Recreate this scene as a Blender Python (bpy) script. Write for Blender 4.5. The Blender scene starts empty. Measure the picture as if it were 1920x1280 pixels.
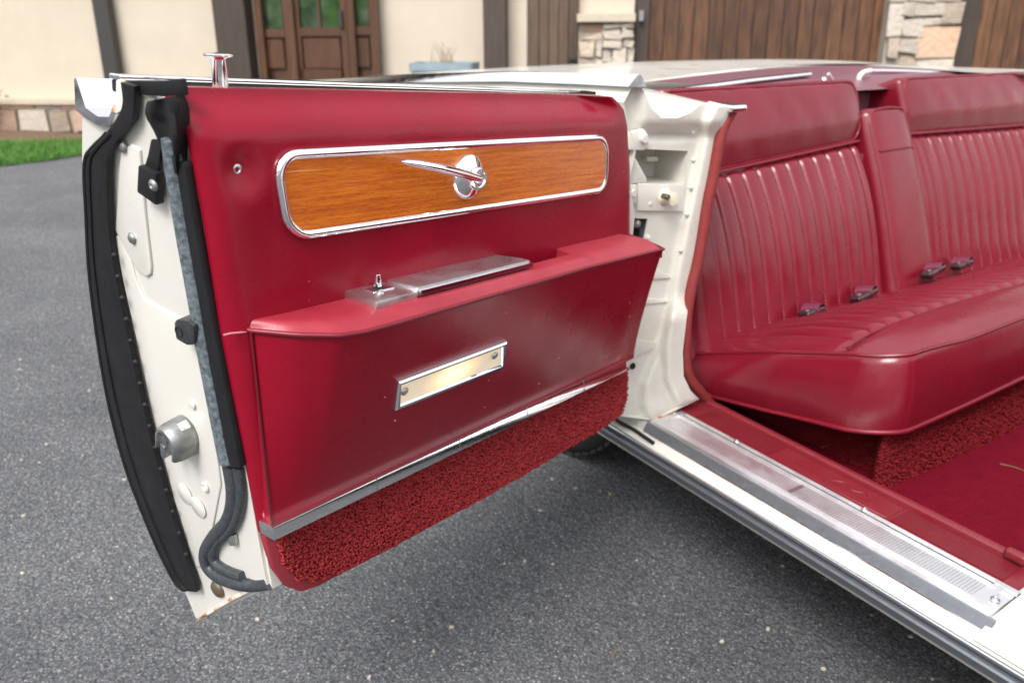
import bpy, bmesh, math, random
import numpy as np
from mathutils import Vector, Matrix, geometry
random.seed(7); rng = np.random.default_rng(7)
SC = bpy.context.scene
COL = SC.collection

# ------------------------------------------------------------------ camera
# World frame = the car: X towards the car's front, Y across it (inwards from the open door), Z up.
F = 1600.0
def ray(x, y): return np.array([x-960.0, 640.0-y, -F])
_S = ray(-200, -20); _S = _S/np.linalg.norm(_S); _X = -_S
_L = ray(3496.9, 60.0); _L = _L/np.linalg.norm(_L)
_Z = np.cross(_X, _L); _Z = _Z/np.linalg.norm(_Z); _L = np.cross(_Z, _X)
R = np.array([_X, _L, _Z])
CAM = np.array([0, 0, 1.146])
cd = bpy.data.cameras.new('camera'); cam = bpy.data.objects.new('camera', cd); COL.objects.link(cam)
cd.sensor_width = 36; cd.lens = 36*F/1920; cd.clip_start = .05; cd.clip_end = 2000
cam.matrix_world = Matrix.Translation(CAM) @ Matrix(R.tolist()).to_4x4()
cd.dof.use_dof = True; cd.dof.focus_distance = 1.03; cd.dof.aperture_fstop = 5.9
SC.camera = cam

# ------------------------------------------------------------------ world, sun, exposure
SUN_EL, SUN_AZ = 50, -58          # azimuth measured from +X towards +Y
w = bpy.data.worlds.new('World'); SC.world = w; w.use_nodes = True
nt = w.node_tree; bg = nt.nodes['Background']
sky = nt.nodes.new('ShaderNodeTexSky'); sky.sky_type = 'NISHITA'; sky.sun_disc = False
sky.sun_elevation = math.radians(SUN_EL); sky.sun_rotation = math.radians(90-SUN_AZ)
sky.air_density = 1.0; sky.dust_density = 3.0
hs = nt.nodes.new('ShaderNodeHueSaturation'); hs.inputs['Saturation'].default_value = .22
nt.links.new(sky.outputs[0], hs.inputs['Color']); 
veil = nt.nodes.new('ShaderNodeMix'); veil.data_type = 'RGBA'; veil.inputs[0].default_value = .32      # thin even cloud
veil.inputs[7].default_value = (6.2, 6.3, 6.5, 1)
nt.links.new(hs.outputs[0], veil.inputs[6]); nt.links.new(veil.outputs[2], bg.inputs[0])
bg.inputs[1].default_value = .15
sl = bpy.data.lights.new('sun', 'SUN'); sl.energy = 1.5; sl.angle = math.radians(22); sl.color = (1, .965, .92)
so = bpy.data.objects.new('sun', sl); COL.objects.link(so)
el, az = math.radians(SUN_EL), math.radians(SUN_AZ)
sd = Vector((math.cos(el)*math.cos(az), math.cos(el)*math.sin(az), math.sin(el)))
so.rotation_euler = sd.to_track_quat('Z', 'Y').to_euler(); so.location = (3, -3, 8)
SC.view_settings.view_transform = 'Standard'; SC.view_settings.look = 'None'
SC.view_settings.gamma = 1; SC.view_settings.use_curve_mapping = False
SC.view_settings.exposure = 1.08

# ------------------------------------------------------------------ placement helpers
def P(x, y, ax, val):
    """point where the sight line of photo point (x,y) meets the plane axis=val"""
    v = R @ ray(x, y); i = 'xyz'.index(ax)
    return CAM + v*((val-CAM[i])/v[i])
def hit(x, y, p0, nn):
    v = R @ ray(x, y); return CAM + v*((nn@(p0-CAM))/(nn@v))
# the open door's own frame: u from hinge to free edge, w out of the trim panel, v up the door
dU = R @ ray(2167, 200); dU = -dU/np.linalg.norm(dU)
dV = np.array([0, dU[2], -dU[1]]); dV = dV/np.linalg.norm(dV)
dW = np.cross(dV, dU); dW = dW/np.linalg.norm(dW)
_r = R @ ray(1172, 690); DO = CAM + _r*(1.04/_r[1])
def loc(p): p = p-DO; return np.array([p@dU, p@dW, p@dV])
def D(x, y, w=0.0): return loc(hit(x, y, DO+dW*w, dW))          # on the plane w
def DV(x, y, v): return loc(hit(x, y, DO+dV*v, dV))             # on the level v
A0 = D(350, 185); A1 = D(492, 1005)
_e = (A1-A0)/np.linalg.norm(A1-A0)
_en = dU*_e[2]-dV*_e[0]; _en = _en if _en@dU > 0 else -_en
_E0 = DO + dU*A0[0] + dV*A0[2]
ENL = np.array([_en@dU, _en@dW, _en@dV])
def S(x, y, off=0.0): return loc(hit(x, y, _E0+_en*off, _en))   # on the door's shut face
def ufree(v): return A0[0] + (v-A0[2])*(_e[0]/_e[2])
def lerp(a, b, t): return a+(b-a)*t
def interp(x, pts): return float(np.interp(x, [p[0] for p in pts], [p[1] for p in pts]))
def smooth(t): t = min(1, max(0, t)); return t*t*(3-2*t)

# ------------------------------------------------------------------ materials
MATS = {}
def mat(name, base, rough=.5, metal=0.0, var=None, bump=None, rr=None, coat=0.0, spec=.5, per_obj=0.0, bump2=None, coords='Object', crough=.05):
    """var=(scale, amount, other colour, stretch) ; bump=(scale, strength, distance) ; rr=(scale, lo, hi)"""
    m = bpy.data.materials.new(name); m.use_nodes = True; n = m.node_tree.nodes; l = m.node_tree.links
    b = n['Principled BSDF']
    b.inputs['Base Color'].default_value = (*base, 1); b.inputs['Roughness'].default_value = rough
    b.inputs['Metallic'].default_value = metal; b.inputs['Specular IOR Level'].default_value = spec
    b.inputs['Coat Weight'].default_value = coat; b.inputs['Coat Roughness'].default_value = crough
    tc = n.new('ShaderNodeTexCoord'); co = tc.outputs[coords]
    csock = None
    if var:
        mp = n.new('ShaderNodeMapping'); mp.inputs['Scale'].default_value = var[3] if len(var) > 3 else (1, 1, 1)
        l.new(co, mp.inputs[0])
        nz = n.new('ShaderNodeTexNoise'); nz.inputs['Scale'].default_value = var[0]; nz.inputs['Detail'].default_value = 6
        nz.inputs['Roughness'].default_value = .65
        l.new(mp.outputs[0], nz.inputs[0])
        rp = n.new('ShaderNodeValToRGB'); rp.color_ramp.elements[0].position = .5-.28/max(var[1], .05)*.35
        rp.color_ramp.elements[0].position = .35; rp.color_ramp.elements[1].position = .68
        l.new(nz.outputs[0], rp.inputs[0])
        mx = n.new('ShaderNodeMix'); mx.data_type = 'RGBA'
        mt = n.new('ShaderNodeMath'); mt.operation = 'MULTIPLY'; mt.inputs[1].default_value = var[1]
        l.new(rp.outputs[0], mt.inputs[0]); l.new(mt.outputs[0], mx.inputs[0])
        mx.inputs[6].default_value = (*base, 1); mx.inputs[7].default_value = (*var[2], 1)
        csock = mx.outputs[2]
    if per_obj:
        oi = n.new('ShaderNodeObjectInfo'); hv = n.new('ShaderNodeHueSaturation')
        mr = n.new('ShaderNodeMapRange'); mr.inputs[3].default_value = 1-per_obj; mr.inputs[4].default_value = 1+per_obj
        l.new(oi.outputs['Random'], mr.inputs[0]); l.new(mr.outputs[0], hv.inputs['Value'])
        if csock: l.new(csock, hv.inputs['Color'])
        else: hv.inputs['Color'].default_value = (*base, 1)
        csock = hv.outputs[0]
    if csock: l.new(csock, b.inputs['Base Color'])
    prev = None
    for bp in (bump, bump2):
        if bp:
            if len(bp) > 3 and bp[3] == 'voronoi':
                t = n.new('ShaderNodeTexVoronoi'); t.feature = 'DISTANCE_TO_EDGE'; out = t.outputs['Distance']
            else:
                t = n.new('ShaderNodeTexNoise'); t.inputs['Detail'].default_value = 5; out = t.outputs[0]
            t.inputs['Scale'].default_value = bp[0]
            if len(bp) > 4:
                m2 = n.new('ShaderNodeMapping'); m2.inputs['Scale'].default_value = bp[4]; l.new(co, m2.inputs[0]); l.new(m2.outputs[0], t.inputs['Vector'])
            else: l.new(co, t.inputs['Vector'])
            bn = n.new('ShaderNodeBump'); bn.inputs['Strength'].default_value = bp[1]; bn.inputs['Distance'].default_value = bp[2]
            l.new(out, bn.inputs['Height'])
            if prev: l.new(prev, bn.inputs['Normal'])
            prev = bn.outputs[0]
    if prev: l.new(prev, b.inputs['Normal'])
    if rr:
        t = n.new('ShaderNodeTexNoise'); t.inputs['Scale'].default_value = rr[0]; t.inputs['Detail'].default_value = 6; l.new(co, t.inputs['Vector'])
        mr = n.new('ShaderNodeMapRange'); mr.inputs[1].default_value = .3; mr.inputs[2].default_value = .7
        mr.inputs[3].default_value = rr[1]; mr.inputs[4].default_value = rr[2]
        l.new(t.outputs[0], mr.inputs[0]); l.new(mr.outputs[0], b.inputs['Roughness'])
    MATS[name] = m
    return m

LEATHER = mat('door_leather', (.255, .0028, .0165), .27, var=(6, .6, (.20, .002, .0125)), spec=.3, bump=(230, .11, .0014), bump2=(55, .10, .003), rr=(9, .22, .36))
DUSTY_SHEEN = mat('dusty_sheen_leather', (.33, .03, .048), .42, var=(7, .8, (.26, .008, .022)), bump=(420, .22, .0012), rr=(9, .34, .5))  # armrest top: sky sheen put into a paler leather colour, with some dust
LEATHER2 = mat('seat_leather', (.175, .0065, .0175), .26, var=(5, .6, (.138, .005, .0135)), spec=.5, bump=(200, .14, .0014), bump2=(13, .18, .008), rr=(7, .2, .32))
VINYL = mat('scuff_vinyl', (.17, .011, .019), .42, var=(30, .5, (.20, .018, .024)), bump=(300, .1, .001), rr=(20, .35, .55))
LACE = mat('windlace_cloth', (.20, .018, .018), .7, var=(60, .6, (.26, .035, .03)), bump=(700, .5, .001))
PIPING = mat('piping_leather', (.17, .005, .016), .4, bump=(300, .2, .001))
DARKRED = mat('seam_welt', (.10, .003, .008), .6)
STITCH = mat('stitch_thread', (.50, .17, .20), .8)
CARPET = mat('loop_carpet', (.36, .036, .038), .9, var=(55, .9, (.27, .020, .024)), spec=.2)
CARPET2 = mat('floor_carpet', (.15, .003, .014), .95, var=(40, .7, (.10, .002, .01)), bump=(260, 1.0, .004, 'noise', (1, .25, 1)), spec=.1)
CARPET3 = mat('riser_carpet', (.22, .014, .020), .95, var=(120, .8, (.14, .009, .012)), spec=.15)
BINDING = mat('carpet_binding', (.27, .022, .036), .7, bump=(500, .6, .001), var=(200, .5, (.28, .015, .03)))
CHROME = mat('chrome', (.93, .93, .95), .07, 1.0, rr=(60, .04, .13), bump=(40, .03, .002))
SATIN = mat('satin_chrome', (.92, .92, .94), .1, 1.0, rr=(40, .07, .16))
STEEL = mat('brushed_metal', (.66, .655, .67), .27, .95, var=(25, .5, (.54, .535, .55), (1, 6, 6)), rr=(30, .24, .4), bump=(60, .08, .001, 'noise', (1, 12, 12)))
ALU = mat('sill_aluminium', (.88, .88, .89), .36, .92, rr=(25, .28, .46), var=(14, .5, (.78, .78, .80)), bump=(50, .06, .001, 'noise', (1, 8, 1)))
ZINC = mat('zinc', (.42, .43, .42), .42, .85, var=(60, .9, (.22, .225, .22)), rr=(50, .3, .55), bump=(70, .25, .003))
GUNMETAL = mat('dull_moulding', (.29, .31, .34), .42, .85, var=(160, .3, (.24, .26, .29)), rr=(120, .38, .5), bump=(200, .15, .001))
PAINT = mat('cream_paint', (.65, .63, .58), .3, var=(5, .45, (.61, .585, .53)), coat=.5, bump=(7, .06, .01), rr=(10, .25, .4))
BLACK = mat('black_rubber', (.009, .009, .010), .55, spec=.3, var=(30, .5, (.02, .02, .022)), bump=(90, .2, .002), rr=(20, .4, .65))
DARKRUB = mat('channel_rubber', (.028, .032, .037), .42, var=(170, .6, (.08, .09, .10)), bump=(220, .3, .002))
BLOCK = mat('block_rubber', (.022, .024, .027), .45, var=(80, .6, (.05, .053, .058)), bump=(150, .3, .002))
GREYRUB = mat('worn_rubber', (.045, .055, .064), .5, var=(170, .9, (.20, .24, .27)), bump=(220, .4, .002), rr=(60, .35, .6))
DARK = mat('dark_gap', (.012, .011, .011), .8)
FUZZ = mat('window_felt', (.02, .017, .014), .95, var=(220, .6, (.12, .09, .05)), bump=(300, 1, .003))
TYRE = mat('tyre_rubber', (.02, .02, .02), .75, var=(50, .5, (.035, .034, .033)), bump=(120, .3, .002))
TONNEAU = mat('boot_vinyl', (.19, .075, .10), .36, var=(8, .4, (.16, .062, .085)), bump=(350, .2, .001))
BELT = mat('belt_webbing', (.13, .02, .045), .5, bump=(500, .5, .001))
BUCKLE = mat('belt_buckle', (.022, .005, .008), .22, coat=.3, crough=.15)
JPAINT = mat('grimy_paint', (.63, .61, .555), .35, var=(16, .42, (.47, .43, .36)), coat=.3, bump=(30, .12, .004), rr=(14, .3, .55))
RESIN = mat('nylon_roller', (.72, .66, .52), .4)
BRONZE = mat('rubber_plug', (.12, .095, .065), .45, .3)

def rust_paint():
    m = mat('rusty_paint', (.78, .74, .66), .4, bump=(40, .3, .002)); n = m.node_tree.nodes; l = m.node_tree.links
    tc = n.new('ShaderNodeTexCoord'); a = n.new('ShaderNodeTexNoise'); a.inputs['Scale'].default_value = 26; a.inputs['Detail'].default_value = 8
    l.new(tc.outputs['Object'], a.inputs[0])
    r = n.new('ShaderNodeValToRGB'); e = r.color_ramp.elements
    e[0].position = .47; e[0].color = (.78, .74, .66, 1); e[1].position = .66; e[1].color = (.16, .05, .015, 1)
    x = r.color_ramp.elements.new(.56); x.color = (.52, .24, .06, 1)
    l.new(a.outputs[0], r.inputs[0]); l.new(r.outputs[0], n['Principled BSDF'].inputs['Base Color'])
    return m
RUST = rust_paint()

def wood_inlay():
    m = mat('wood_inlay', (.5, .12, .012), .3, coat=.6); n = m.node_tree.nodes; l = m.node_tree.links
    tc = n.new('ShaderNodeTexCoord'); mp = n.new('ShaderNodeMapping'); mp.inputs['Scale'].default_value = (1.1, 10, 34)
    l.new(tc.outputs['Object'], mp.inputs[0])
    a = n.new('ShaderNodeTexNoise'); a.inputs['Scale'].default_value = 8; a.inputs['Detail'].default_value = 9; a.inputs['Roughness'].default_value = .75; a.inputs['Distortion'].default_value = .08
    l.new(mp.outputs[0], a.inputs[0])
    r = n.new('ShaderNodeValToRGB'); e = r.color_ramp.elements
    e[0].position = .30; e[0].color = (.33, .070, .005, 1); e[1].position = .64; e[1].color = (.74, .205, .013, 1)
    x = r.color_ramp.elements.new(.45); x.color = (.55, .118, .006, 1)
    l.new(a.outputs[0], r.inputs[0])
    # fine dark pores
    mp2 = n.new('ShaderNodeMapping'); mp2.inputs['Scale'].default_value = (9, 60, 150); l.new(tc.outputs['Object'], mp2.inputs[0])
    b = n.new('ShaderNodeTexNoise'); b.inputs['Scale'].default_value = 9; b.inputs['Detail'].default_value = 3; l.new(mp2.outputs[0], b.inputs[0])
    r2 = n.new('ShaderNodeValToRGB'); r2.color_ramp.elements[0].position = .34; r2.color_ramp.elements[1].position = .5
    r2.color_ramp.elements[0].color = (.62, .56, .5, 1); l.new(b.outputs[0], r2.inputs[0])
    mx = n.new('ShaderNodeMix'); mx.data_type = 'RGBA'; mx.blend_type = 'MULTIPLY'; mx.inputs[0].default_value = .8
    l.new(r.outputs[0], mx.inputs[6]); l.new(r2.outputs[0], mx.inputs[7])
    # lacquer cracks, pale, near the ends
    mp3 = n.new('ShaderNodeMapping'); mp3.inputs['Scale'].default_value = (3, 10, 90); l.new(tc.outputs['Object'], mp3.inputs[0])
    c = n.new('ShaderNodeTexNoise'); c.inputs['Scale'].default_value = 2.2; c.inputs['Detail'].default_value = 2; l.new(mp3.outputs[0], c.inputs[0])
    r3 = n.new('ShaderNodeValToRGB'); r3.color_ramp.elements[0].position = .66; r3.color_ramp.elements[1].position = .70; l.new(c.outputs[0], r3.inputs[0])
    sx = n.new('ShaderNodeSeparateXYZ'); l.new(tc.outputs['Object'], sx.inputs[0])
    lo = n.new('ShaderNodeMapRange'); lo.inputs[1].default_value = .74; lo.inputs[2].default_value = .84; l.new(sx.outputs[0], lo.inputs[0])
    hi = n.new('ShaderNodeMapRange'); hi.inputs[1].default_value = .24; hi.inputs[2].default_value = .19; l.new(sx.outputs[0], hi.inputs[0])
    ad = n.new('ShaderNodeMath'); ad.operation = 'ADD'; ad.use_clamp = True; l.new(lo.outputs[0], ad.inputs[0]); l.new(hi.outputs[0], ad.inputs[1])
    ml = n.new('ShaderNodeMath'); ml.operation = 'MULTIPLY'; l.new(ad.outputs[0], ml.inputs[0]); l.new(r3.outputs[0], ml.inputs[1])
    m2 = n.new('ShaderNodeMath'); m2.operation = 'MULTIPLY'; m2.inputs[1].default_value = .75; l.new(ml.outputs[0], m2.inputs[0])
    mx2 = n.new('ShaderNodeMix'); mx2.data_type = 'RGBA'; l.new(m2.outputs[0], mx2.inputs[0])
    l.new(mx.outputs[2], mx2.inputs[6]); mx2.inputs[7].default_value = (.85, .6, .38, 1)
    l.new(mx2.outputs[2], n['Principled BSDF'].inputs['Base Color'])
    bn = n.new('ShaderNodeBump'); bn.inputs['Strength'].default_value = .25; bn.inputs['Distance'].default_value = .001
    l.new(b.outputs[0], bn.inputs['Height']); l.new(bn.outputs[0], n['Principled BSDF'].inputs['Normal'])
    return m
WOOD = wood_inlay()

def asphalt():
    m = mat('asphalt', (.06, .062, .068), .85); n = m.node_tree.nodes; l = m.node_tree.links
    tc = n.new('ShaderNodeTexCoord'); co = tc.outputs['Object']
    v = n.new('ShaderNodeTexVoronoi'); v.inputs['Scale'].default_value = 235; v.inputs['Randomness'].default_value = 1; l.new(co, v.inputs['Vector'])
    r = n.new('ShaderNodeValToRGB'); e = r.color_ramp.elements
    e[0].position = .0; e[0].color = (.134, .140, .154, 1); e[1].position = 1; e[1].color = (.60, .58, .56, 1)
    for p, c in ((.45, (.186, .194, .209)), (.80, (.25, .258, .274)), (.965, (.35, .36, .375)), (.982, (.50, .49, .48))):
        x = r.color_ramp.elements.new(p); x.color = (*c, 1)
    sp = n.new('ShaderNodeSeparateColor'); l.new(v.outputs['Color'], sp.inputs[0]); l.new(sp.outputs[0], r.inputs[0])
    vd = n.new('ShaderNodeMapRange'); vd.interpolation_type = 'SMOOTHSTEP'; vd.inputs[1].default_value = .72; vd.inputs[2].default_value = .42; l.new(v.outputs['Distance'], vd.inputs[0])
    bd_ = n.new('ShaderNodeMix'); bd_.data_type = 'RGBA'; bd_.inputs[6].default_value = (.094, .099, .109, 1); l.new(vd.outputs[0], bd_.inputs[0]); l.new(r.outputs[0], bd_.inputs[7])
    ng = n.new('ShaderNodeTexNoise'); ng.inputs['Scale'].default_value = 1.3; ng.inputs['Detail'].default_value = 9; ng.inputs['Roughness'].default_value = .7; l.new(co, ng.inputs['Vector'])
    rg = n.new('ShaderNodeValToRGB'); rg.color_ramp.elements[0].color = (.62, .62, .64, 1); rg.color_ramp.elements[1].color = (1.35, 1.33, 1.3, 1)
    rg.color_ramp.elements[0].position = .3; rg.color_ramp.elements[1].position = .72; l.new(ng.outputs[0], rg.inputs[0])
    mx = n.new('ShaderNodeMix'); mx.data_type = 'RGBA'; mx.blend_type = 'MULTIPLY'; mx.inputs[0].default_value = .8
    l.new(bd_.outputs[2], mx.inputs[6]); l.new(rg.outputs[0], mx.inputs[7]); l.new(mx.outputs[2], n['Principled BSDF'].inputs['Base Color'])
    v2 = n.new('ShaderNodeTexVoronoi'); v2.inputs['Scale'].default_value = 120; l.new(co, v2.inputs['Vector'])
    n3 = n.new('ShaderNodeTexNoise'); n3.inputs['Scale'].default_value = 60; n3.inputs['Detail'].default_value = 8; n3.inputs['Roughness'].default_value = .7; l.new(co, n3.inputs['Vector'])
    b1 = n.new('ShaderNodeBump'); b1.inputs['Strength'].default_value = .9; b1.inputs['Distance'].default_value = .008; b1.invert = True; l.new(v2.outputs['Distance'], b1.inputs['Height'])
    b2 = n.new('ShaderNodeBump'); b2.inputs['Strength'].default_value = 1.0; b2.inputs['Distance'].default_value = .018; l.new(n3.outputs[0], b2.inputs['Height']); l.new(b1.outputs[0], b2.inputs['Normal'])
    l.new(b2.outputs[0], n['Principled BSDF'].inputs['Normal'])
    return m
ASPHALT = asphalt()

def lens_mat():
    m = mat('lit_lens', (.8, .72, .58), .3); n = m.node_tree.nodes; l = m.node_tree.links; b = n['Principled BSDF']
    tc = n.new('ShaderNodeTexCoord'); mp = n.new('ShaderNodeMapping'); l.new(tc.outputs['Object'], mp.inputs[0])
    mp.inputs['Scale'].default_value = (16, 14, 30); g = n.new('ShaderNodeTexGradient'); g.gradient_type = 'SPHERICAL'; l.new(mp.outputs[0], g.inputs[0])
    r = n.new('ShaderNodeValToRGB'); e = r.color_ramp.elements; e[0].color = (.30, .22, .13, 1); e[1].color = (1.0, .78, .42, 1); e[1].position = .75
    x = r.color_ramp.elements.new(.35); x.color = (.55, .36, .16, 1)
    l.new(g.outputs[1], r.inputs[0]); l.new(r.outputs[0], b.inputs['Emission Color']); b.inputs['Emission Strength'].default_value = .55
    return m
LENS = lens_mat()

# ------------------------------------------------------------------ object helpers
CUR = {'mat': None}
def link(o, parent=None, keep=False):
    COL.objects.link(o)
    if parent:
        o.parent = parent
        if not keep: o.matrix_parent_inverse = PINV.get(parent.name, Matrix.Identity(4))
    return o
PINV = {}
def tag(o, label=None, cat=None, group=None, kind=None):
    if label: o['label'] = label
    if cat: o['category'] = cat
    if group: o['group'] = group
    if kind: o['kind'] = kind
    return o
def empty(name, locn, label, cat):
    o = bpy.data.objects.new(name, None); COL.objects.link(o); o.location = locn; o.empty_display_size = .1
    bpy.context.view_layer.update()
    PINV[o.name] = Matrix.Translation(locn).inverted()
    return tag(o, label, cat)
def mesh_obj(name, verts, faces, material, parent=None, sm=True, recalc=True, angle=40):
    me = bpy.data.meshes.new(name); me.from_pydata([tuple(map(float, v)) for v in verts], [], faces)
    if recalc:
        bm = bmesh.new(); bm.from_mesh(me); bmesh.ops.recalc_face_normals(bm, faces=bm.faces); bm.to_mesh(me); bm.free()
    finish(me, material, sm, angle)
    return link(bpy.data.objects.new(name, me), parent)
def finish(me, material, sm=True, angle=40):
    me.materials.clear(); me.materials.append(material)
    if sm:
        me.shade_smooth()
        me.set_sharp_from_angle(angle=math.radians(angle))
def bm_obj(name, bm, material, parent=None, sm=True, angle=40):
    bmesh.ops.recalc_face_normals(bm, faces=bm.faces)
    me = bpy.data.meshes.new(name); bm.to_mesh(me); bm.free(); finish(me, material, sm, angle)
    return link(bpy.data.objects.new(name, me), parent)
def add(bm, verts, faces):
    vs = [bm.verts.new(tuple(map(float, v))) for v in verts]
    out = []
    for f in faces:
        try: out.append(bm.faces.new([vs[i] for i in f]))
        except ValueError: pass
    return vs, out
def grid_faces(nr, nc, close=False):
    f = []
    for i in range(nr-1):
        for j in range(nc-1 if not close else nc):
            k = (j+1) % nc
            f.append((i*nc+j, i*nc+k, (i+1)*nc+k, (i+1)*nc+j))
    return f
def bevel_all(bm, off, seg=2, ang=25):
    es = [e for e in bm.edges if len(e.link_faces) == 2 and e.calc_face_angle(0) > math.radians(ang)]
    bmesh.ops.bevel(bm, geom=es, offset=off, segments=seg, affect='EDGES', profile=.6, clamp_overlap=True)
def loft(rings, caps=True):
    n = len(rings[0]); v = [p for r in rings for p in r]
    f = grid_faces(len(rings), n, True)
    if caps: f += [tuple(range(n)), tuple(range((len(rings)-1)*n, len(rings)*n))[::-1]]
    return v, f
def prism(base, off0, off1, name, material, parent, bev=0, seg=2, sm=True):
    """base: list of 3D points; off0/off1 3D offset vectors to the two faces"""
    bm = bmesh.new(); n = len(base); base = [np.array(p, float) for p in base]
    v, f = loft([[p+off0 for p in base], [p+off1 for p in base]]); add(bm, v, f)
    bmesh.ops.recalc_face_normals(bm, faces=bm.faces)
    if bev: bevel_all(bm, bev, seg)
    return bm_obj(name, bm, material, parent, sm)
def box_bm(bm, lo, hi, M=None):
    x0, y0, z0 = lo; x1, y1, z1 = hi
    v = [(x0, y0, z0), (x1, y0, z0), (x1, y1, z0), (x0, y1, z0), (x0, y0, z1), (x1, y0, z1), (x1, y1, z1), (x0, y1, z1)]
    if M is not None: v = [M @ Vector(p) for p in v]
    return add(bm, v, [(0, 3, 2, 1), (4, 5, 6, 7), (0, 1, 5, 4), (1, 2, 6, 5), (2, 3, 7, 6), (3, 0, 4, 7)])
def box(name, lo, hi, material, parent=None, bev=0.0, seg=2):
    bm = bmesh.new(); box_bm(bm, lo, hi)
    if bev: bevel_all(bm, bev, seg)
    return bm_obj(name, bm, material, parent)
def catmull(pts, per=6, closed=False):
    pts = [np.array(p, float) for p in pts]; n = len(pts); out = []
    for i in range(n if closed else n-1):
        p0 = pts[(i-1) % n] if closed or i > 0 else pts[0]; p1 = pts[i]; p2 = pts[(i+1) % n]
        p3 = pts[(i+2) % n] if closed or i+2 < n else pts[-1]
        for k in range(per):
            t = k/per
            out.append(.5*((2*p1)+(-p0+p2)*t+(2*p0-5*p1+4*p2-p3)*t*t+(-p0+3*p1-3*p2+p3)*t**3))
    if not closed: out.append(pts[-1])
    return out
def tube_data(path, rad, ns=8, closed=False, flat=1.0, up=None):
    path = [np.array(p, float) for p in path]; n = len(path); rings = []; prev = None
    for i in range(n):
        a = path[(i-1) % n] if closed or i > 0 else path[i]; b = path[(i+1) % n] if closed or i < n-1 else path[i]
        t = b-a; t = t/(np.linalg.norm(t)+1e-12)
        if up is not None: x = np.cross(t, up)
        elif prev is None:
            x = np.cross(t, [0, 0, 1.0]); x = x if np.linalg.norm(x) > .1 else np.cross(t, [1.0, 0, 0])
        else: x = prev - t*(prev@t)
        x = x/(np.linalg.norm(x)+1e-12); prev = x; y = np.cross(t, x)
        r = rad(i/(n-1)) if callable(rad) else rad
        rings.append([path[i]+x*r*math.cos(2*math.pi*k/ns)+y*r*flat*math.sin(2*math.pi*k/ns) for k in range(ns)])
    v = [p for r in rings for p in r]
    if closed:
        f = []
        for i in range(n):
            for k in range(ns):
                f.append((i*ns+k, i*ns+(k+1) % ns, ((i+1) % n)*ns+(k+1) % ns, ((i+1) % n)*ns+k))
    else:
        f = grid_faces(n, ns, True) + [tuple(range(ns)), tuple(range((n-1)*ns, n*ns))[::-1]]
    return v, f
def tube(name, path, rad, material, parent=None, ns=8, closed=False, flat=1.0, up=None):
    v, f = tube_data(path, rad, ns, closed, flat, up); return mesh_obj(name, v, f, material, parent, angle=50)
def lathe_data(org, axis, prof, ns=20):
    """prof: list of (radius, height along axis)"""
    axis = np.array(axis, float)/np.linalg.norm(axis); org = np.array(org, float)
    x = np.cross(axis, [0, 0, 1.0]); x = x if np.linalg.norm(x) > .2 else np.cross(axis, [1.0, 0, 0]); x = x/np.linalg.norm(x); y = np.cross(axis, x)
    v = []
    for r, h in prof:
        for k in range(ns): a = 2*math.pi*k/ns; v.append(org+axis*h+(x*math.cos(a)+y*math.sin(a))*r)
    f = grid_faces(len(prof), ns, True)+[tuple(range(ns)), tuple(range((len(prof)-1)*ns, len(prof)*ns))[::-1]]
    return v, f
def lathe(name, org, axis, prof, material, parent=None, ns=20):
    v, f = lathe_data(org, axis, prof, ns); return mesh_obj(name, v, f, material, parent, angle=45)
def rticks(h, r, n=6, e=4):
    t = [-(h-r)-r*math.tan(math.pi/4*(1-k/e)) for k in range(e)] + list(np.linspace(-(h-r), h-r, n+1)) + [(h-r)+r*math.tan(math.pi/4*((k+1)/e)) for k in range(e)]
    return t
def rbox_data(half, r, n=(6, 6, 6)):
    """rounded box as six welded grids centred on the origin"""
    T = [rticks(half[i], r, n[i]) for i in range(3)]; V = []; Fc = []
    for ax in range(3):
        b, c = (ax+1) % 3, (ax+2) % 3
        for s in (-1, 1):
            o = len(V)
            for i in T[b]:
                for j in T[c]:
                    q = np.zeros(3); q[ax] = s*half[ax]; q[b] = i; q[c] = j
                    k = np.clip(q, [-(h-r) for h in half], [h-r for h in half]); dd = q-k; L = np.linalg.norm(dd)
                    V.append(k+dd/L*r if L > 1e-9 else q)
            for f in grid_faces(len(T[b]), len(T[c])): Fc.append(tuple(o+k for k in f))
    return V, Fc
def rbox(name, fn, half, r, material, parent, n=(6, 6, 6)):
    V, Fc = rbox_data(half, r, n); bm = bmesh.new(); add(bm, [fn(p) for p in V], Fc)
    bmesh.ops.remove_doubles(bm, verts=bm.verts, dist=1e-5)
    return bm_obj(name, bm, material, parent, True, 60)
def strip_between(name, pa, pb, nrm, thick, material, parent, bev=0.0):
    """solid ribbon between polylines pa and pb, raised by thick along nrm"""
    nrm = np.array(nrm, float); n = len(pa); bm = bmesh.new()
    rings = [[np.array(a), np.array(b), np.array(b)+nrm*thick, np.array(a)+nrm*thick] for a, b in zip(pa, pb)]
    v, f = loft(rings); add(bm, v, f); bmesh.ops.recalc_face_normals(bm, faces=bm.faces)
    if bev: bevel_all(bm, bev, 2, 40)
    return bm_obj(name, bm, material, parent)
def round_rect(u0, u1, v0, v1, r, n=6):
    out = []
    for cx, cy, a0 in ((u1-r, v1-r, 0), (u0+r, v1-r, 90), (u0+r, v0+r, 180), (u1-r, v0+r, 270)):
        for k in range(n+1): a = math.radians(a0+90*k/n); out.append((cx+r*math.cos(a), cy+r*math.sin(a)))
    return out
def screw(name, org, axis, r, parent, material=None, slot=True):
    v, f = lathe_data(org, axis, [(r*1.0, 0), (r, r*.25), (r*.85, r*.45), (r*.45, r*.6), (r*.3, r*.45), (.0003, r*.35)], 14)
    return mesh_obj(name, v, f, material or CHROME, parent)
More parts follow.
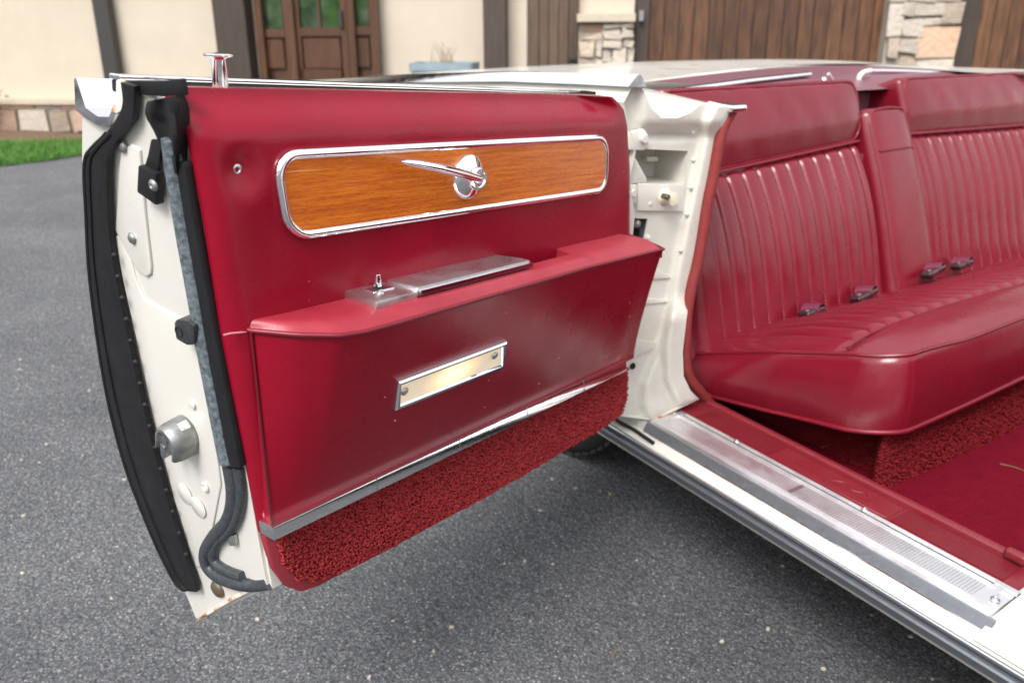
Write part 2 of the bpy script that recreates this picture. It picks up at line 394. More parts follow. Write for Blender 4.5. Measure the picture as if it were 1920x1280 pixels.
def loop_pile(name, pts, nrms, size, rad, material, parent, seed=3):
    """thousands of carpet loops as one mesh"""
    g = np.random.default_rng(seed); V = []; Fc = []; ns, m = 3, 6
    for p, nn in zip(pts, nrms):
        nn = np.array(nn, float); t = g.normal(size=3); t = t-nn*(t@nn); t = t/np.linalg.norm(t); b = np.cross(nn, t)
        lean = g.normal(0, .35); h = size*(.8+.5*g.random()); wd = size*(.4+.25*g.random()); r = rad*(.8+.5*g.random())
        up = nn+b*lean; up = up/np.linalg.norm(up); o = len(V)
        for i in range(m):
            a = math.pi*i/(m-1); c = np.array(p)+t*wd*math.cos(a)+up*h*math.sin(a)
            rd = t*math.cos(a)+up*math.sin(a)
            for k in range(ns): q = 2*math.pi*k/ns; V.append(c+rd*r*math.cos(q)+b*r*math.sin(q))
        Fc += [tuple(o+x for x in f) for f in grid_faces(m, ns, True)]
    ob = mesh_obj(name, V, Fc, material, parent, recalc=False, angle=180); ob['kind'] = 'stuff'
    return ob

# ================================================================== THE SETTING: ground
me = bpy.data.meshes.new('driveway'); Lg = 400
me.from_pydata([(-Lg, -Lg, 0), (Lg, -Lg, 0), (Lg, Lg, 0), (-Lg, Lg, 0)], [], [(0, 1, 2, 3)]); me.materials.append(ASPHALT)
tag(link(bpy.data.objects.new('driveway', me)), kind='structure')

# ================================================================== THE CAR
CARLOC = Vector((-.6, 2.09, 0))
car = empty('convertible_car', CARLOC, 'cream white open-top car with red leather interior and its rear door wide open', 'car')

# ---------------------------------------------------------------- door shell
DM = Matrix(((dU[0], dW[0], dV[0], DO[0]), (dU[1], dW[1], dV[1], DO[1]), (dU[2], dW[2], dV[2], DO[2]), (0, 0, 0, 1)))
px_out = [(368, 1165), (345, 1110), (320, 1060), (270, 900), (220, 750), (185, 560), (175, 480), (150, 300), (150, 220), (158, 198)]
out = [S(*p) for p in px_out]
prof = [(-.046, .488), (-.046, .43), (-.012, .40), (-.006, .30), (-.004, -.068), (-.03, -.085)] + [(o[1], o[2]) for o in out] + [(-.165, .463), (-.135, .462), (-.118, .47), (-.11, .50), (-.10, .502), (-.055, .497)]
def uhinge(v): return interp(v, [(-.25, .02), (-.07, .005), (.0, .012), (.3, .03), (.5, .115)])
rings = []
for t in (0, 1): rings.append([np.array([lerp(ufree(v), uhinge(v), t), wv, v]) for wv, v in prof])
bm = bmesh.new(); v, f = loft(rings); vs, fs = add(bm, v, f); bmesh.ops.recalc_face_normals(bm, faces=bm.faces)
cap = [fc for fc in bm.faces if len(fc.verts) > 8]
es = list({e for fc in cap for e in fc.edges})
bmesh.ops.bevel(bm, geom=es, offset=.004, segments=2, affect='EDGES', clamp_overlap=True)
bmesh.ops.triangulate(bm, faces=[fc for fc in bm.faces if len(fc.verts) > 4])
door = bm_obj('door', bm, PAINT, car, True, 30)
door.matrix_parent_inverse = PINV[car.name]; door.matrix_basis = DM
door['label'] = 'open rear door with its red trim panel towards the camera'
IDENT = Matrix.Identity(4)

# trim panel: upholstered grid with rolled edges
edgeL = [(D(*p)[2], D(*p)[0]) for p in [(340, 180), (352, 230), (385, 400), (420, 625), (455, 815), (492, 1008), (505, 1060)]]
edgeR = [(D(*p)[2], D(*p)[0]) for p in [(1146, 178), (1158, 190), (1169, 205), (1174, 235), (1176, 300), (1175, 480), (1172, 690), (1170, 745)]]
edgeL.sort(); edgeR.sort()
vtop = D(700, 174)[2]; SC_ = D(440, 317)
def panel_w(u, v, ul, ur):
    e = min(ul-u, u-ur); roll = .012*(1-math.exp(-max(e, 0)/.008))-.012
    top = -.03*smooth((v-(vtop-.05))/.05)**1.5*(.12+.88*smooth((u-ur)/.09))
    dim = -.009*math.exp(-(((u-SC_[0])/.018)**2+((v-SC_[2])/.018)**2))+.003*math.exp(-(((u-SC_[0])/.05)**2+((v-SC_[2]+.01)/.05)**2))
    puff = .004*math.sin(math.pi*min(1, max(0, (v-.02)/.45)))
    ripple = .0012*math.sin(u*31+v*9)*math.sin(v*23+u*7)
    return .012+roll+top+dim+puff+ripple
V = []; rows = list(np.linspace(.018, vtop-.05, 46))+list(np.linspace(vtop-.045, vtop, 12)); nc = 110
for v_ in rows:
    ul, ur = interp(v_, edgeL), interp(v_, edgeR)
    for j in range(nc):
        t = j/(nc-1); t = .5-.5*math.cos(math.pi*t) if j in () else t
        u = lerp(ul, ur, t); V.append((u, panel_w(u, v_, ul, ur), v_))
n0 = len(V); Fc = grid_faces(len(rows), nc)
# return flange round the border so the panel has thickness
bd = [i for i in range(nc)]+[r*nc+nc-1 for r in range(1, len(rows))]+[(len(rows)-1)*nc+j for j in range(nc-2, -1, -1)]+[r*nc for r in range(len(rows)-2, 0, -1)]
for i in bd: V.append((V[i][0], -.006 if V[i][2] < vtop-.001 else -.035, V[i][2]))
for k in range(len(bd)): Fc.append((bd[k], bd[(k+1) % len(bd)], n0+(k+1) % len(bd), n0+k))
panel = mesh_obj('trim_panel', V, Fc, LEATHER, door, angle=70)
# horizontal stitched seam left of the armrest
pa = [D(419, 628, .011), D(432, 625, .0135), D(462, 622, .0135)]
tube('stitch_line', pa, .0011, STITCH, door, 6)
screw('panel_screw', D(440, 317, .004), (0, 1, 0), .0075, door, STEEL)
lathe('screw_washer', D(440, 317, .002), (0, 1, 0), [(.0095, 0), (.0105, .0015), (.008, .003), (.006, .002)], CHROME, door)

# wood inlay and chrome frame
c = [D(*p, .014) for p in [(524, 292), (1133, 256), (1128, 353), (548, 442)]]
u1, u0 = .848, .2055
vt, vb = .4475, .3645
def shear(v): return (v-(vt+vb)/2)*(_e[0]/_e[2])*1.25
rr = [(a+shear(b), b) for a, b in round_rect(u0, u1, vb, vt, .026)]
prism([np.array([a, .008, b]) for a, b in rr], np.array([0, 0, 0]), np.array([0, .012, 0]), 'wood_inlay', WOOD, door, .001, 1)
path = [np.array([a, .017, b]) for a, b in rr]
pth = []
for i in range(len(path)):
    a, b = path[i], path[(i+1) % len(path)]; k = max(1, int(np.linalg.norm(b-a)/.03))
    for j in range(k): pth.append(a+(b-a)*j/k)
tube('chrome_frame', pth, .0056, CHROME, door, 10, True)
# inside handle
hp = D(875, 331, .02)
esc = lathe('handle_escutcheon', hp, (0, 1, 0), [(.0, -.002), (.0285, 0), (.0285, .003), (.027, .006), (.023, .009), (.017, .012), (.0145, .014), (.0142, .0205), (.0130, .0225), (.0105, .0225), (.0095, .0208), (.0055, .0208), (.004, .0225), (.0005, .023)], CHROME, door, 32)
p0 = hp+np.array([0, .0145, 0]); p1 = D(752, 303, .048)
lev = [p0+(p1-p0)*t+np.array([0, .006*math.sin(math.pi*t), .002*math.sin(math.pi*t)]) for t in np.linspace(0, 1, 22)]
tube('handle_lever', lev, lambda t: .0006+.0092*(1-.30*t)*math.sqrt(max(0, 1-t**6)), CHROME, door, 12, flat=.7, up=np.array([0, 0, 1.0]))
screw('handle_screw', hp+np.array([0, .0212, 0]), (0, 1, 0), .0042, door, STEEL)

# armrest
VT = .278
def awtop(u): return interp(u, [(.10, .104), (.14, .098), (.345, .088), (.758, .092), (.80, .091), (.83, .083), (.861, .055), (.888, .016)])
def vface(u): return VT-.006
uL, uR = .888, .125
def abot(v, u): return .016
U = list(np.linspace(uL, .80, 16))+list(np.linspace(.79, uR, 50)); nr = 34; V = []
LMP = D(845, 702, .06)
for i in range(nr):
    t = i/(nr-1)
    for k, u in enumerate(U):
        vb_ = .0265
        # right edge rakes back towards the hinge at the bottom, left edge rakes forward
        s = (uL-u)/(uL-uR)
        ub = lerp(.862, .004, s); uu = lerp(u, ub, t); v_ = lerp(VT-.004, vb_, t)
        wt = awtop(u); wv = .017+(wt-.017)*(1-t)**1.22
        puff = .008*math.sin(math.pi*t)*min(1, s*6+.05)*min(1, (1-s)*10+.15)
        V.append((uu, wv+puff, v_))
Fc = grid_faces(nr, len(U))
# right end cap + back
o = len(V)
for i in range(nr): a = V[i*len(U)+len(U)-1]; V.append((a[0]+.002, .0, a[2]))
for i in range(nr-1): a = i*len(U)+len(U)-1; Fc.append((a, a+len(U), o+i+1, o+i))
o = len(V)
for i in range(nr): a = V[i*len(U)]; V.append((a[0], .002, a[2]))
for i in range(nr-1): a = i*len(U); Fc.append((a, a+len(U), o+i+1, o+i))
mesh_obj('armrest_face', V, Fc, LEATHER, door, angle=60)
# padded top with a grip pocket behind the metal plates
V = []; m = 12
for k, u in enumerate(U):
    wt = awtop(u); back = .046 if .325 < u < .735 else .0
    back = min(back, wt-.01)
    for j in range(m):
        t = j/(m-1); wv = lerp(back, wt, t); z = VT+.004-.009*smooth((t-.55)/.45)**2+.002*math.sin(math.pi*t)
        V.append((u, wv, z))
Fc = grid_faces(len(U), m); o = len(V)
for k in range(len(U)):
    a = V[k*m]; V.append((a[0], a[1]-.001, VT-.05))
for k in range(len(U)-1): Fc.append((k*m, (k+1)*m, o+k+1, o+k))
o = len(V)
for j in range(m): a = V[(len(U)-1)*m+j]; V.append((a[0]-.001, a[1], VT-.02))
for j in range(m-1): Fc.append(((len(U)-1)*m+j, (len(U)-1)*m+j+1, o+j+1, o+j))
mesh_obj('armrest_top', V, Fc, DUSTY_SHEEN, door, angle=70)
pp = [np.array([u, awtop(u)+.001, VT-.0045]) for u in U]
tube('armrest_piping', [np.array([.889, .008, VT-.004])]+pp+[np.array([.118, .09, VT-.004]), np.array([.108, .05, VT]), np.array([.095, .012, VT])], .0028, PIPING, door, 8)
tube('armrest_seam', [np.array([lerp(.889, .863, t), .0185, lerp(VT-.004, .03, t)]) for t in np.linspace(0, 1, 12)], .0014, DARKRED, door, 6)
# metal plates
sp = lambda u0, u1, w0, w1, h, nm, ch: prism([np.array([u0+.006, w0, VT+.003]), np.array([u1, w0, VT+.003]), np.array([u1, w1, VT+.003]), np.array([u0, w1, VT+.003])], np.zeros(3), np.array([0, 0, h]), nm, STEEL, door, .003, 2)
plu0, plum, plu1 = DV(690, 566, VT+.01)[0], DV(782, 546, VT+.015)[0], DV(992, 492, VT+.015)[0]
plate = prism([np.array([plu0, .004, VT+.003]), np.array([plum, .004, VT+.003]), np.array([plum-.004, .066, VT+.003]), np.array([plu0+.002, .066, VT+.003])], np.zeros(3), np.array([0, 0, .0115]), 'switch_plate', STEEL, door, .0035, 2)
lid = prism([np.array([plum-.0015, .004, VT+.004]), np.array([plu1+.01, .004, VT+.004]), np.array([plu1-.004, .05, VT+.004]), np.array([plu1-.004, .064, VT+.006]), np.array([plum-.0055, .064, VT+.006])], np.zeros(3), np.array([0, 0, .0125]), 'ashtray_lid', STEEL, door, .0035, 2)
box('lid_lip', (plu1-.004, .064, VT+.010), (plum-.006, .0685, VT+.0150), CHROME, door, .001)
for wl__ in (.052, .058): tube('plate_ridge', [np.array([u, wl__, VT+.0158]) for u in np.linspace(plum-.012, plu1+.004, 6)], .0012, CHROME, door, 6)
box('switch_slot', ((plu0*.45+plum*.55)-.018, .026, VT+.0140), ((plu0*.45+plum*.55)+.016, .041, VT+.0158), CHROME, door, .0008)
box('switch_recess', ((plu0*.45+plum*.55)-.009, .029, VT+.0150), ((plu0*.45+plum*.55)+.010, .038, VT+.0163), DARK, door)
tu = plu0*.45+plum*.55
prism([np.array([tu-.0035, .031, VT+.017]), np.array([tu+.0035, .031, VT+.017]), np.array([tu+.0035, .036, VT+.017]), np.array([tu-.0035, .036, VT+.017])], np.zeros(3), np.array([.003, -.001, .0155]), 'toggle_switch', CHROME, door, .0012, 2)
for uu, ww in ((plu0-.025, .045), (plum+.02, .022)): screw('plate_screw', (uu, ww, VT+.0142), (0, 0, 1), .0045, door, STEEL)

# courtesy lamp, lying on the armrest face
def face_pt(x, y, off=0.0):
    # armrest face near the lamp, as a plane through three of its points
    q = [np.array([.7, .0563, .15]), np.array([.3, .0563, .15]), np.array([.5, .036, .088])]
    nn = np.cross(q[1]-q[0], q[2]-q[0]); nn = nn/np.linalg.norm(nn); nn = nn if nn[1] > 0 else -nn
    nw = dU*nn[0]+dW*nn[1]+dV*nn[2]; pw = DO+dU*q[0][0]+dW*q[0][1]+dV*q[0][2]
    return loc(hit(x, y, pw+nw*(off+.001), nw)), nn
cor = [face_pt(*p)[0] for p in [(736, 768), (743, 712), (948, 637), (940, 688)]]; nn = face_pt(800, 700)[1]
bm = bmesh.new(); cen = sum(cor)/4
def inset(k): return [cen+(p-cen)*np.array(1.0) if k == 0 else p+(cen-p)/np.linalg.norm(cen-p)*k for p in cor]
eu = (cor[3]-cor[0]); eu /= np.linalg.norm(eu); ev = np.cross(nn, eu); ev = ev if ev[2] > 0 else -ev
sg = [(1, 1), (1, -1), (-1, -1), (-1, 1)]
def ins(dx): return [p+eu*dx*a+ev*dx*b for p, (a, b) in zip(cor, sg)]
rg = [ins(0), [p+nn*.0035 for p in ins(.0006)], [p+nn*.0055 for p in ins(.0028)], [p+nn*.005 for p in ins(.006)], [p+nn*.0005 for p in ins(.008)]]
v, f = loft([[p-nn*.006 for p in rg[0]]]+rg, False); add(bm, v, f); bm_obj('lamp_bezel', bm, CHROME, door, True, 20)
lc = ins(.0083); le = [p+nn*.0006 for p in lc]; lcen = sum(le)/4
lz = bpy.data.objects.new('lamp_lens', None)
LMx = Matrix(((eu[0], nn[0], ev[0], lcen[0]), (eu[1], nn[1], ev[1], lcen[1]), (eu[2], nn[2], ev[2], lcen[2]), (0, 0, 0, 1)))
inv = LMx.inverted(); base = [np.array(inv @ Vector(p)) for p in le]
ln = prism(base, np.array([0, -.006, 0]), np.array([0, .0012, 0]), 'lamp_lens', LENS, door, .0008, 1); ln.matrix_basis = LMx
for px in ((758, 733), (927, 666)):
    p = face_pt(*px, .004)[0]; screw('lamp_screw', p, nn, .0055, door, ZINC)

# chrome strip in four lengths, carpet below it
xs = [512, 707, 862, 989, 1095, 1176]; tops = np.array([[512, 990], [707, 896], [862, 822], [989, 763], [1095, 713], [1176, 675]], float)
q = [D(tops[0][0], tops[0][1], .03), D(tops[-1][0], tops[-1][1], .03), D(tops[-1][0]+1, tops[-1][1]+20, .03), D(tops[0][0]+3, tops[0][1]+25, .03)]
chs = prism(q, np.array([0, -.026, 0]), np.array([0, -.001, 0]), 'chrome_strip', SATIN, door, .0025, 2)
for i in range(1, 5):
    t = (tops[i][0]-tops[0][0])/(tops[-1][0]-tops[0][0])
    a = D(tops[i][0], tops[i][1]+1, .0298); b = D(tops[i][0]+1.5, tops[i][1]+24-5*t, .0298)
    prism([a-[.0005, 0, 0], a+np.array([.0005, 0, 0]), b+np.array([.0005, 0, 0]), b-[.0005, 0, 0]], np.array([0, -.006, 0]), np.array([0, -.0004, 0]), 'strip_joint', GUNMETAL, door)
cpoly_px = [(493, 1003), (1173, 693), (1173, 742), (1163, 775), (1130, 800), (1000, 877), (900, 935), (700, 1042), (620, 1082), (598, 1095), (562, 1107), (535, 1098), (510, 1065)]
cpoly = [D(*p) for p in cpoly_px]
prism(cpoly, np.array([0, -.008, 0]), np.array([0, .004, 0]), 'carpet_binding', BINDING, door, .003, 2)
lp_px = [(516, 1000), (1171, 688), (1170, 742), (1160, 772), (1128, 797), (1000, 872), (900, 929), (700, 1034), (615, 1074), (585, 1086), (552, 1080), (524, 1050)]
lp = [(D(*p)[0], D(*p)[2]) for p in lp_px]
def inside(x, y, poly):
    c = False; n = len(poly)
    for i in range(n):
        x0, y0 = poly[i]; x1, y1 = poly[(i+1) % n]
        if (y0 > y) != (y1 > y) and x < (x1-x0)*(y-y0)/(y1-y0)+x0: c = not c
    return c
pts = []
st = .0037
ulo, uhi = min(p[0] for p in lp), max(p[0] for p in lp); vlo, vhi = min(p[1] for p in lp), max(p[1] for p in lp)
for a in np.arange(ulo, uhi, st):
    for b in np.arange(vlo, vhi, st):
        x, y = a+rng.uniform(-.002, .002), b+rng.uniform(-.002, .002)
        if inside(x, y, lp): pts.append((x, .004, y))
loop_pile('door_carpet', pts, [(0, 1, 0)]*len(pts), .0050, .00135, CARPET, door)
prism([np.array([a, .003, b]) for a, b in lp], np.zeros(3), np.array([0, .0025, 0]), 'carpet_backing', CARPET3, door)

bm = bmesh.new()
for k in range(20):
    u_, v_ = random.uniform(.1, .85), random.uniform(.06, .46); t_ = (VT-v_)/VT
    w_ = .0135 if v_ > VT+.01 else .018+(.092-.017)*(1-t_)**1.22+.009*math.sin(math.pi*t_) if v_ < VT-.02 else None
    if w_ is None: continue
    r_ = random.choice((.0004, .0005, .0007)); box_bm(bm, (u_-r_, w_, v_-r_), (u_+r_, w_+.0022, v_+r_))
tag(bm_obj('dust_specks', bm, MATS['stitch_thread'], door, False), kind='stuff')
# belt mouldings on top of the door
def belt(name, w0, w1, za, zb, hgt, material, ua, ub, bev=.003):
    q = [np.array([ua, w0, za]), np.array([ub, w0, zb]), np.array([ub, w1, zb]), np.array([ua, w1, za])]
    return prism(q, np.array([0, 0, -hgt]), np.zeros(3), name, material, door, bev, 3)
uf = ufree(.5)
ba, bb_ = S(222, 139)[2], D(1092, 171, -.10)
ub = bb_[0]
def bz(u): return lerp(ba, bb_[2], (uf-u)/(uf-ub))
belt('belt_moulding', -.118, -.098, ba, bb_[2], .0055, CHROME, uf+.004, ub, .002)
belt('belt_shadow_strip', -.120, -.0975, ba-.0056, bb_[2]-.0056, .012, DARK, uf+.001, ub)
belt('belt_moulding', -.096, -.060, ba-.0088, bz(.50)-.0145, .010, CHROME, uf-.035, .50, .003)
belt('window_felt', -.0974, -.070, bz(.66)-.012, bb_[2]-.0035, .014, FUZZ, .66, ub+.004, .002)
box('felt_end', (ub-.012, -.100, bb_[2]-.014), (ub+.006, -.080, bb_[2]+.001), BLACK, door, .005)
# outer blade moulding at the shoulder
q = [S(*p) for p in [(158, 196), (158, 158), (218, 158), (222, 190), (200, 197), (178, 190)]]
prof2 = [(x[1], x[2]) for x in q]
blade = [(-.192, .468), (-.190, .498), (-.186, .500), (-.172, .472), (-.150, .466), (-.130, .468), (-.114, .485), (-.112, .478), (-.128, .460), (-.150, .457), (-.175, .462)]
rg = [[np.array([u, a, b]) for a, b in blade] for u in (ufree(.48)+.003, .12)]
v, f = loft(rg); mesh_obj('shoulder_moulding', v, f, CHROME, door, angle=35)
# lock knob
kb = D(413, 160, -.032); kt = D(408, 100, -.032); ax = kt-kb; Lk = np.linalg.norm(ax)
lathe('lock_knob', kb-ax*.15, ax, [(.0076, 0), (.0076, Lk*.3), (.0066, Lk*.95), (.0078, Lk*1.0), (.0128, Lk*1.05), (.0138, Lk*1.08), (.0138, Lk*1.12), (.012, Lk*1.145), (.005, Lk*1.15), (.0003, Lk*1.15)], CHROME, door, 24)

# ---------------------------------------------------------------- shut face details
pa = [S(*p, .004) for p in catmull([(238, 152), (240, 200), (208, 250), (180, 278), (167, 305), (170, 400), (177, 530), (203, 720), (240, 870), (290, 1000), (322, 1066), (338, 1092), (352, 1102)], 4)]
pb = [S(*p, .004) for p in catmull([(264, 160), (262, 215), (248, 240), (226, 268), (213, 300), (213, 390), (221, 480), (252, 640), (290, 810), (322, 930), (352, 1028), (372, 1085), (377, 1104)], 4)]
sil = strip_between('rubber_flap', pa, pb, ENL, .007, BLACK, door, .002)
rdg = [pa[i]+(pb[i]-pa[i])*.30+ENL*.007 for i in range(len(pa))]
tube('flap_ridge', rdg[8:-1], .0024, BLACK, door, 6)
tube('flap_ridge', [pa[i]+(pb[i]-pa[i])*.06+ENL*.006 for i in range(8, len(pa)-1)], .0028, BLACK, door, 6)
for k in range(15):
    y = 478+k*40; t = (y-480)/(1085-480)
    x = interp(y, [(480, 221), (640, 252), (810, 290), (930, 322), (1028, 352), (1085, 372)])-5
    c0 = S(x-3, y, .009); c1 = S(x+3, y, .009)
    lathe('flap_clip', S(x, y, .010), ENL, [(.0034, 0), (.0034, .002), (.0022, .0035), (.0003, .004)], BLACK, door, 8)
wpath = catmull([(322, 262), (330, 330), (348, 440), (366, 540), (383, 640), (402, 740), (421, 838), (428, 866)], 6)
tube('weatherstrip', [S(*p, .008) for p in wpath], .0100, GREYRUB, door, 10, flat=.9)
wpb = catmull([(429, 872), (436, 915), (435, 950), (424, 980), (401, 1006), (386, 1033), (387, 1058), (405, 1078), (440, 1092), (475, 1096), (505, 1092)], 6)
tube('channel_seal', [S(*p, lerp(.006, -.004, smooth((p[0]-440)/60) if p[1] > 1040 else 0)) for p in wpb], .0090, DARKRUB, door, 10, flat=.8)
wp2 = catmull([(342, 300), (352, 370), (364, 440), (382, 540), (400, 640), (419, 740), (436, 830), (443, 870)], 5)
a_, b_ = [S(x-7, y, .002) for x, y in wp2], [S(x+21, y, .001) for x, y in wp2]
strip_between('seal_backing', a_, b_, ENL, .010, BLACK, door, .003)
wp3 = catmull([(447, 876), (453, 925), (446, 968), (430, 995), (408, 1015), (400, 1036), (404, 1053), (424, 1068), (455, 1080)], 5)
tube('seal_lip', [S(*p, .004) for p in wp3], .0068, DARKRUB, door, 8)
# rubber boot at the top of the seal
bl = [(276, 190), (272, 215), (290, 250), (306, 290), (314, 320)]; br = [(338, 178), (348, 205), (348, 250), (344, 300), (346, 330)]
nrow, ncol = 14, 8; bl2, br2 = catmull(bl, 3), catmull(br, 3); V = []
for i in range(len(bl2)):
    for j in range(ncol):
        t = j/(ncol-1); x = lerp(bl2[i][0], br2[i][0], t); y = lerp(bl2[i][1], br2[i][1], t)
        tt = i/(len(bl2)-1)
        h = .004+.014*math.sin(math.pi*(.08+.84*t))*(1-.45*tt)+.004*math.sin(9*t+4*tt)-.007*math.exp(-((t-.4)/.13)**2)*(1 if .25 < tt < .75 else .2)
        V.append(S(x, y, h))
Fc = grid_faces(len(bl2), ncol); o = len(V); nb2 = len(bl2)
bd = [j for j in range(ncol)]+[r*ncol+ncol-1 for r in range(1, nb2)]+[(nb2-1)*ncol+j for j in range(ncol-2, -1, -1)]+[r*ncol for r in range(nb2-2, 0, -1)]
for i in bd: V.append(V[i]-ENL*.004)
for k in range(len(bd)): Fc.append((bd[k], bd[(k+1) % len(bd)], o+(k+1) % len(bd), o+k))
mesh_obj('seal_boot', V, Fc, BLACK, door, angle=80)
strap = strip_between('seal_strap', [S(*p, .004) for p in [(290, 260), (284, 290), (276, 315)]], [S(*p, .004) for p in [(312, 262), (306, 290), (303, 318)]], ENL, .004, BLACK, door, .001)
prism([S(*p, .004) for p in [(276, 306), (309, 322), (309, 381), (273, 356)]], np.zeros(3), ENL*.010, 'seal_tab', BLACK, door, .002, 2)
screw('tab_screw', S(289, 347, .013), ENL, .006, door, ZINC)
# black end of the belt channel
prism([S(*p, -.001) for p in [(244, 150), (318, 150), (350, 146), (356, 178), (318, 180), (262, 176), (248, 166)]], np.zeros(3), ENL*.006, 'channel_end', BLACK, door, .002, 2)
prism([S(*p, .001) for p in [(222, 150), (234, 148), (246, 156), (246, 174), (236, 206), (224, 214), (212, 208), (222, 178)]], np.zeros(3), ENL*.003, 'rusty_corner', RUST, door, .001, 1)
# raised pressings of the shut face
prism([S(*p, -.001) for p in [(232, 285), (252, 268), (268, 280), (278, 400), (289, 495), (288, 512), (280, 518), (262, 505), (238, 460), (222, 430)]], np.zeros(3), ENL*.004, 'pressed_plate', PAINT, door, .003, 3)
prism([S(*p, -.001) for p in [(222, 440), (240, 445), (258, 520), (275, 560), (345, 598), (395, 700), (405, 800), (418, 905), (400, 1000), (385, 1060), (372, 1060), (330, 930), (300, 800), (262, 640), (230, 500)]], np.zeros(3), ENL*.0035, 'pressed_plate', PAINT, door, .003, 3)
for p in ((234, 275), (251, 446)):
    lathe('bolt', S(*p, .002), ENL, [(.0065, 0), (.0065, .003), (.005, .0045), (.0003, .005)], ZINC, door, 6)
for p, s_ in (((347, 925), 1), ((372, 950), 1)):
    lathe('blanking_disc', S(*p, .0036), ENL, [(.0145, 0), (.0145, .0010), (.0138, .0015), (.0003, .0016)], PAINT, door, 28)
lathe('painted_screw', S(385, 912, .003), ENL, [(.007, 0), (.007, .002), (.005, .003), (.0025, .002), (.0003, .001)], PAINT, door, 14)
lathe('painted_screw', S(362, 758, .003), ENL, [(.005, 0), (.005, .002), (.003, .003), (.0003, .003)], PAINT, door, 14)
lathe('drain_plug', S(411, 1102, -.001), ENL, [(.0125, 0), (.0125, .003), (.010, .006), (.005, .0075), (.0003, .008)], BRONZE, door, 20)
for p in ((440, 1008), (431, 1071)):
    q = S(*p, .003); prism([S(p[0]-6, p[1]-9, .001), S(p[0]+5, p[1]-9, .001), S(p[0]+8, p[1]+10, .001), S(p[0]-3, p[1]+11, .001)], np.zeros(3), ENL*.006, 'seal_clip', ZINC, door, .002, 2)
# bumper block with a hole
bp = [S(*p, .021) for p in [(325, 604), (330, 599), (352, 601), (362, 611), (364, 641), (358, 648), (350, 648), (329, 636)]]
prism(bp, ENL*-.022, ENL*.0, 'bumper_block', BLOCK, door, .003, 2)
lathe('bumper_hole', S(336, 622, .0208), ENL, [(.0062, 0), (.0064, .0010), (.0050, .0012), (.0045, -.003), (.0002, -.005)], DARK, door, 16)
# latch: hooded zinc rotor cover
lo = S(355, 808); hv = np.array(S(346, 780))-np.array(S(346, 842)); hh = np.linalg.norm(hv)
ex = np.cross(ENL, hv/hh); ey = hv/hh; V = []
ex = ex if ex[1] > 0 else -ex
half_ = [(1.0, -.75), (1.0, -.3)]+[(math.cos(math.radians(a)), math.sin(math.radians(a))) for a in range(0, 181, 15)]+[(-1.0, -.3), (-1.0, -.75)]
dep_ = [(0, 1.0), (.012, 1.0), (.024, .97), (.030, .90), (.033, .80), (.0335, .66), (.029, .56), (.029, .05)]
for dd_, sc_ in dep_:
    for a, b in half_: V.append(lo+ENL*dd_+ex*.0215*a*sc_+ey*(.0225*(b*sc_ if b > 0 else b*(1 if sc_ > .6 else .9))))
lt = mesh_obj('latch_hood', V, grid_faces(len(dep_), len(half_)), ZINC, door, angle=35)
sm_ = lt.modifiers.new('thick', 'SOLIDIFY'); sm_.thickness = .0025
lathe('latch_rotor', lo+ENL*.002-ey*.006, ENL, [(.014, 0), (.0145, .008), (.0135, .020), (.008, .022), (.0003, .022)], GUNMETAL, door, 16)
box_p = [lo-ey*.012+ex*-.014, lo-ey*.012+ex*-.004, lo-ey*.032+ex*-.006, lo-ey*.032+ex*-.012]
prism(box_p, ENL*.020, ENL*.030, 'latch_pawl', GUNMETAL, door, .002, 2)
prism([lo+ex*.002+ey*.0225, lo+ex*.012+ey*.0185, lo+ex*.012+ey*.0200, lo+ex*.002+ey*.0240], ENL*.006, ENL*.018, 'latch_label', ALU, door, .001, 1)
# bottom flange with rust
fl = [S(*p) for p in [(352, 1108), (368, 1165), (390, 1152), (440, 1122), (498, 1093)]]; fu = [S(*p) for p in [(372, 1098), (386, 1148), (410, 1134), (450, 1108), (490, 1090)]]
strip_between('rusty_flange', fu[1:4]+[S(468, 1100)], fl[1:4]+[S(474, 1105)], ENL, .005, RUST, door, .001)

# ---------------------------------------------------------------- door jamb (body side)
JX = -1.18
jpoly = [(1120, 230), (1150, 205), (1170, 192), (1181, 172), (1194, 153), (1206, 170), (1222, 205), (1240, 222), (1270, 222), (1295, 212), (1310, 200), (1330, 190), (1372, 200), (1356, 240), (1347, 290), (1330, 370), (1312, 450), (1297, 530), (1287, 600), (1280, 660), (1282, 705), (1295, 732), (1311, 748), (1226, 788), (1150, 778), (1120, 700)]
holes = [[(1180, 278), (1290, 283), (1284, 345), (1180, 345)], [(1160, 408), (1214, 410), (1206, 446), (1160, 446)]]
inner = [(1372, 200), (1356, 240), (1347, 290), (1330, 370), (1312, 450), (1297, 530), (1287, 600), (1280, 660), (1282, 705), (1295, 732)]
foot = [(1262, 560), (1245, 620), (1222, 680), (1206, 720), (1203, 760), (1212, 790)]
def dseg(p, pl):
    b = 1e9; side = 0
    for (x0, y0), (x1, y1) in zip(pl[:-1], pl[1:]):
        dx, dy = x1-x0, y1-y0; t = max(0, min(1, ((p[0]-x0)*dx+(p[1]-y0)*dy)/(dx*dx+dy*dy)))
        q = math.hypot(p[0]-x0-dx*t, p[1]-y0-dy*t)
        if q < b: b = q; side = dx*(p[1]-y0)-dy*(p[0]-x0)
    return b, side
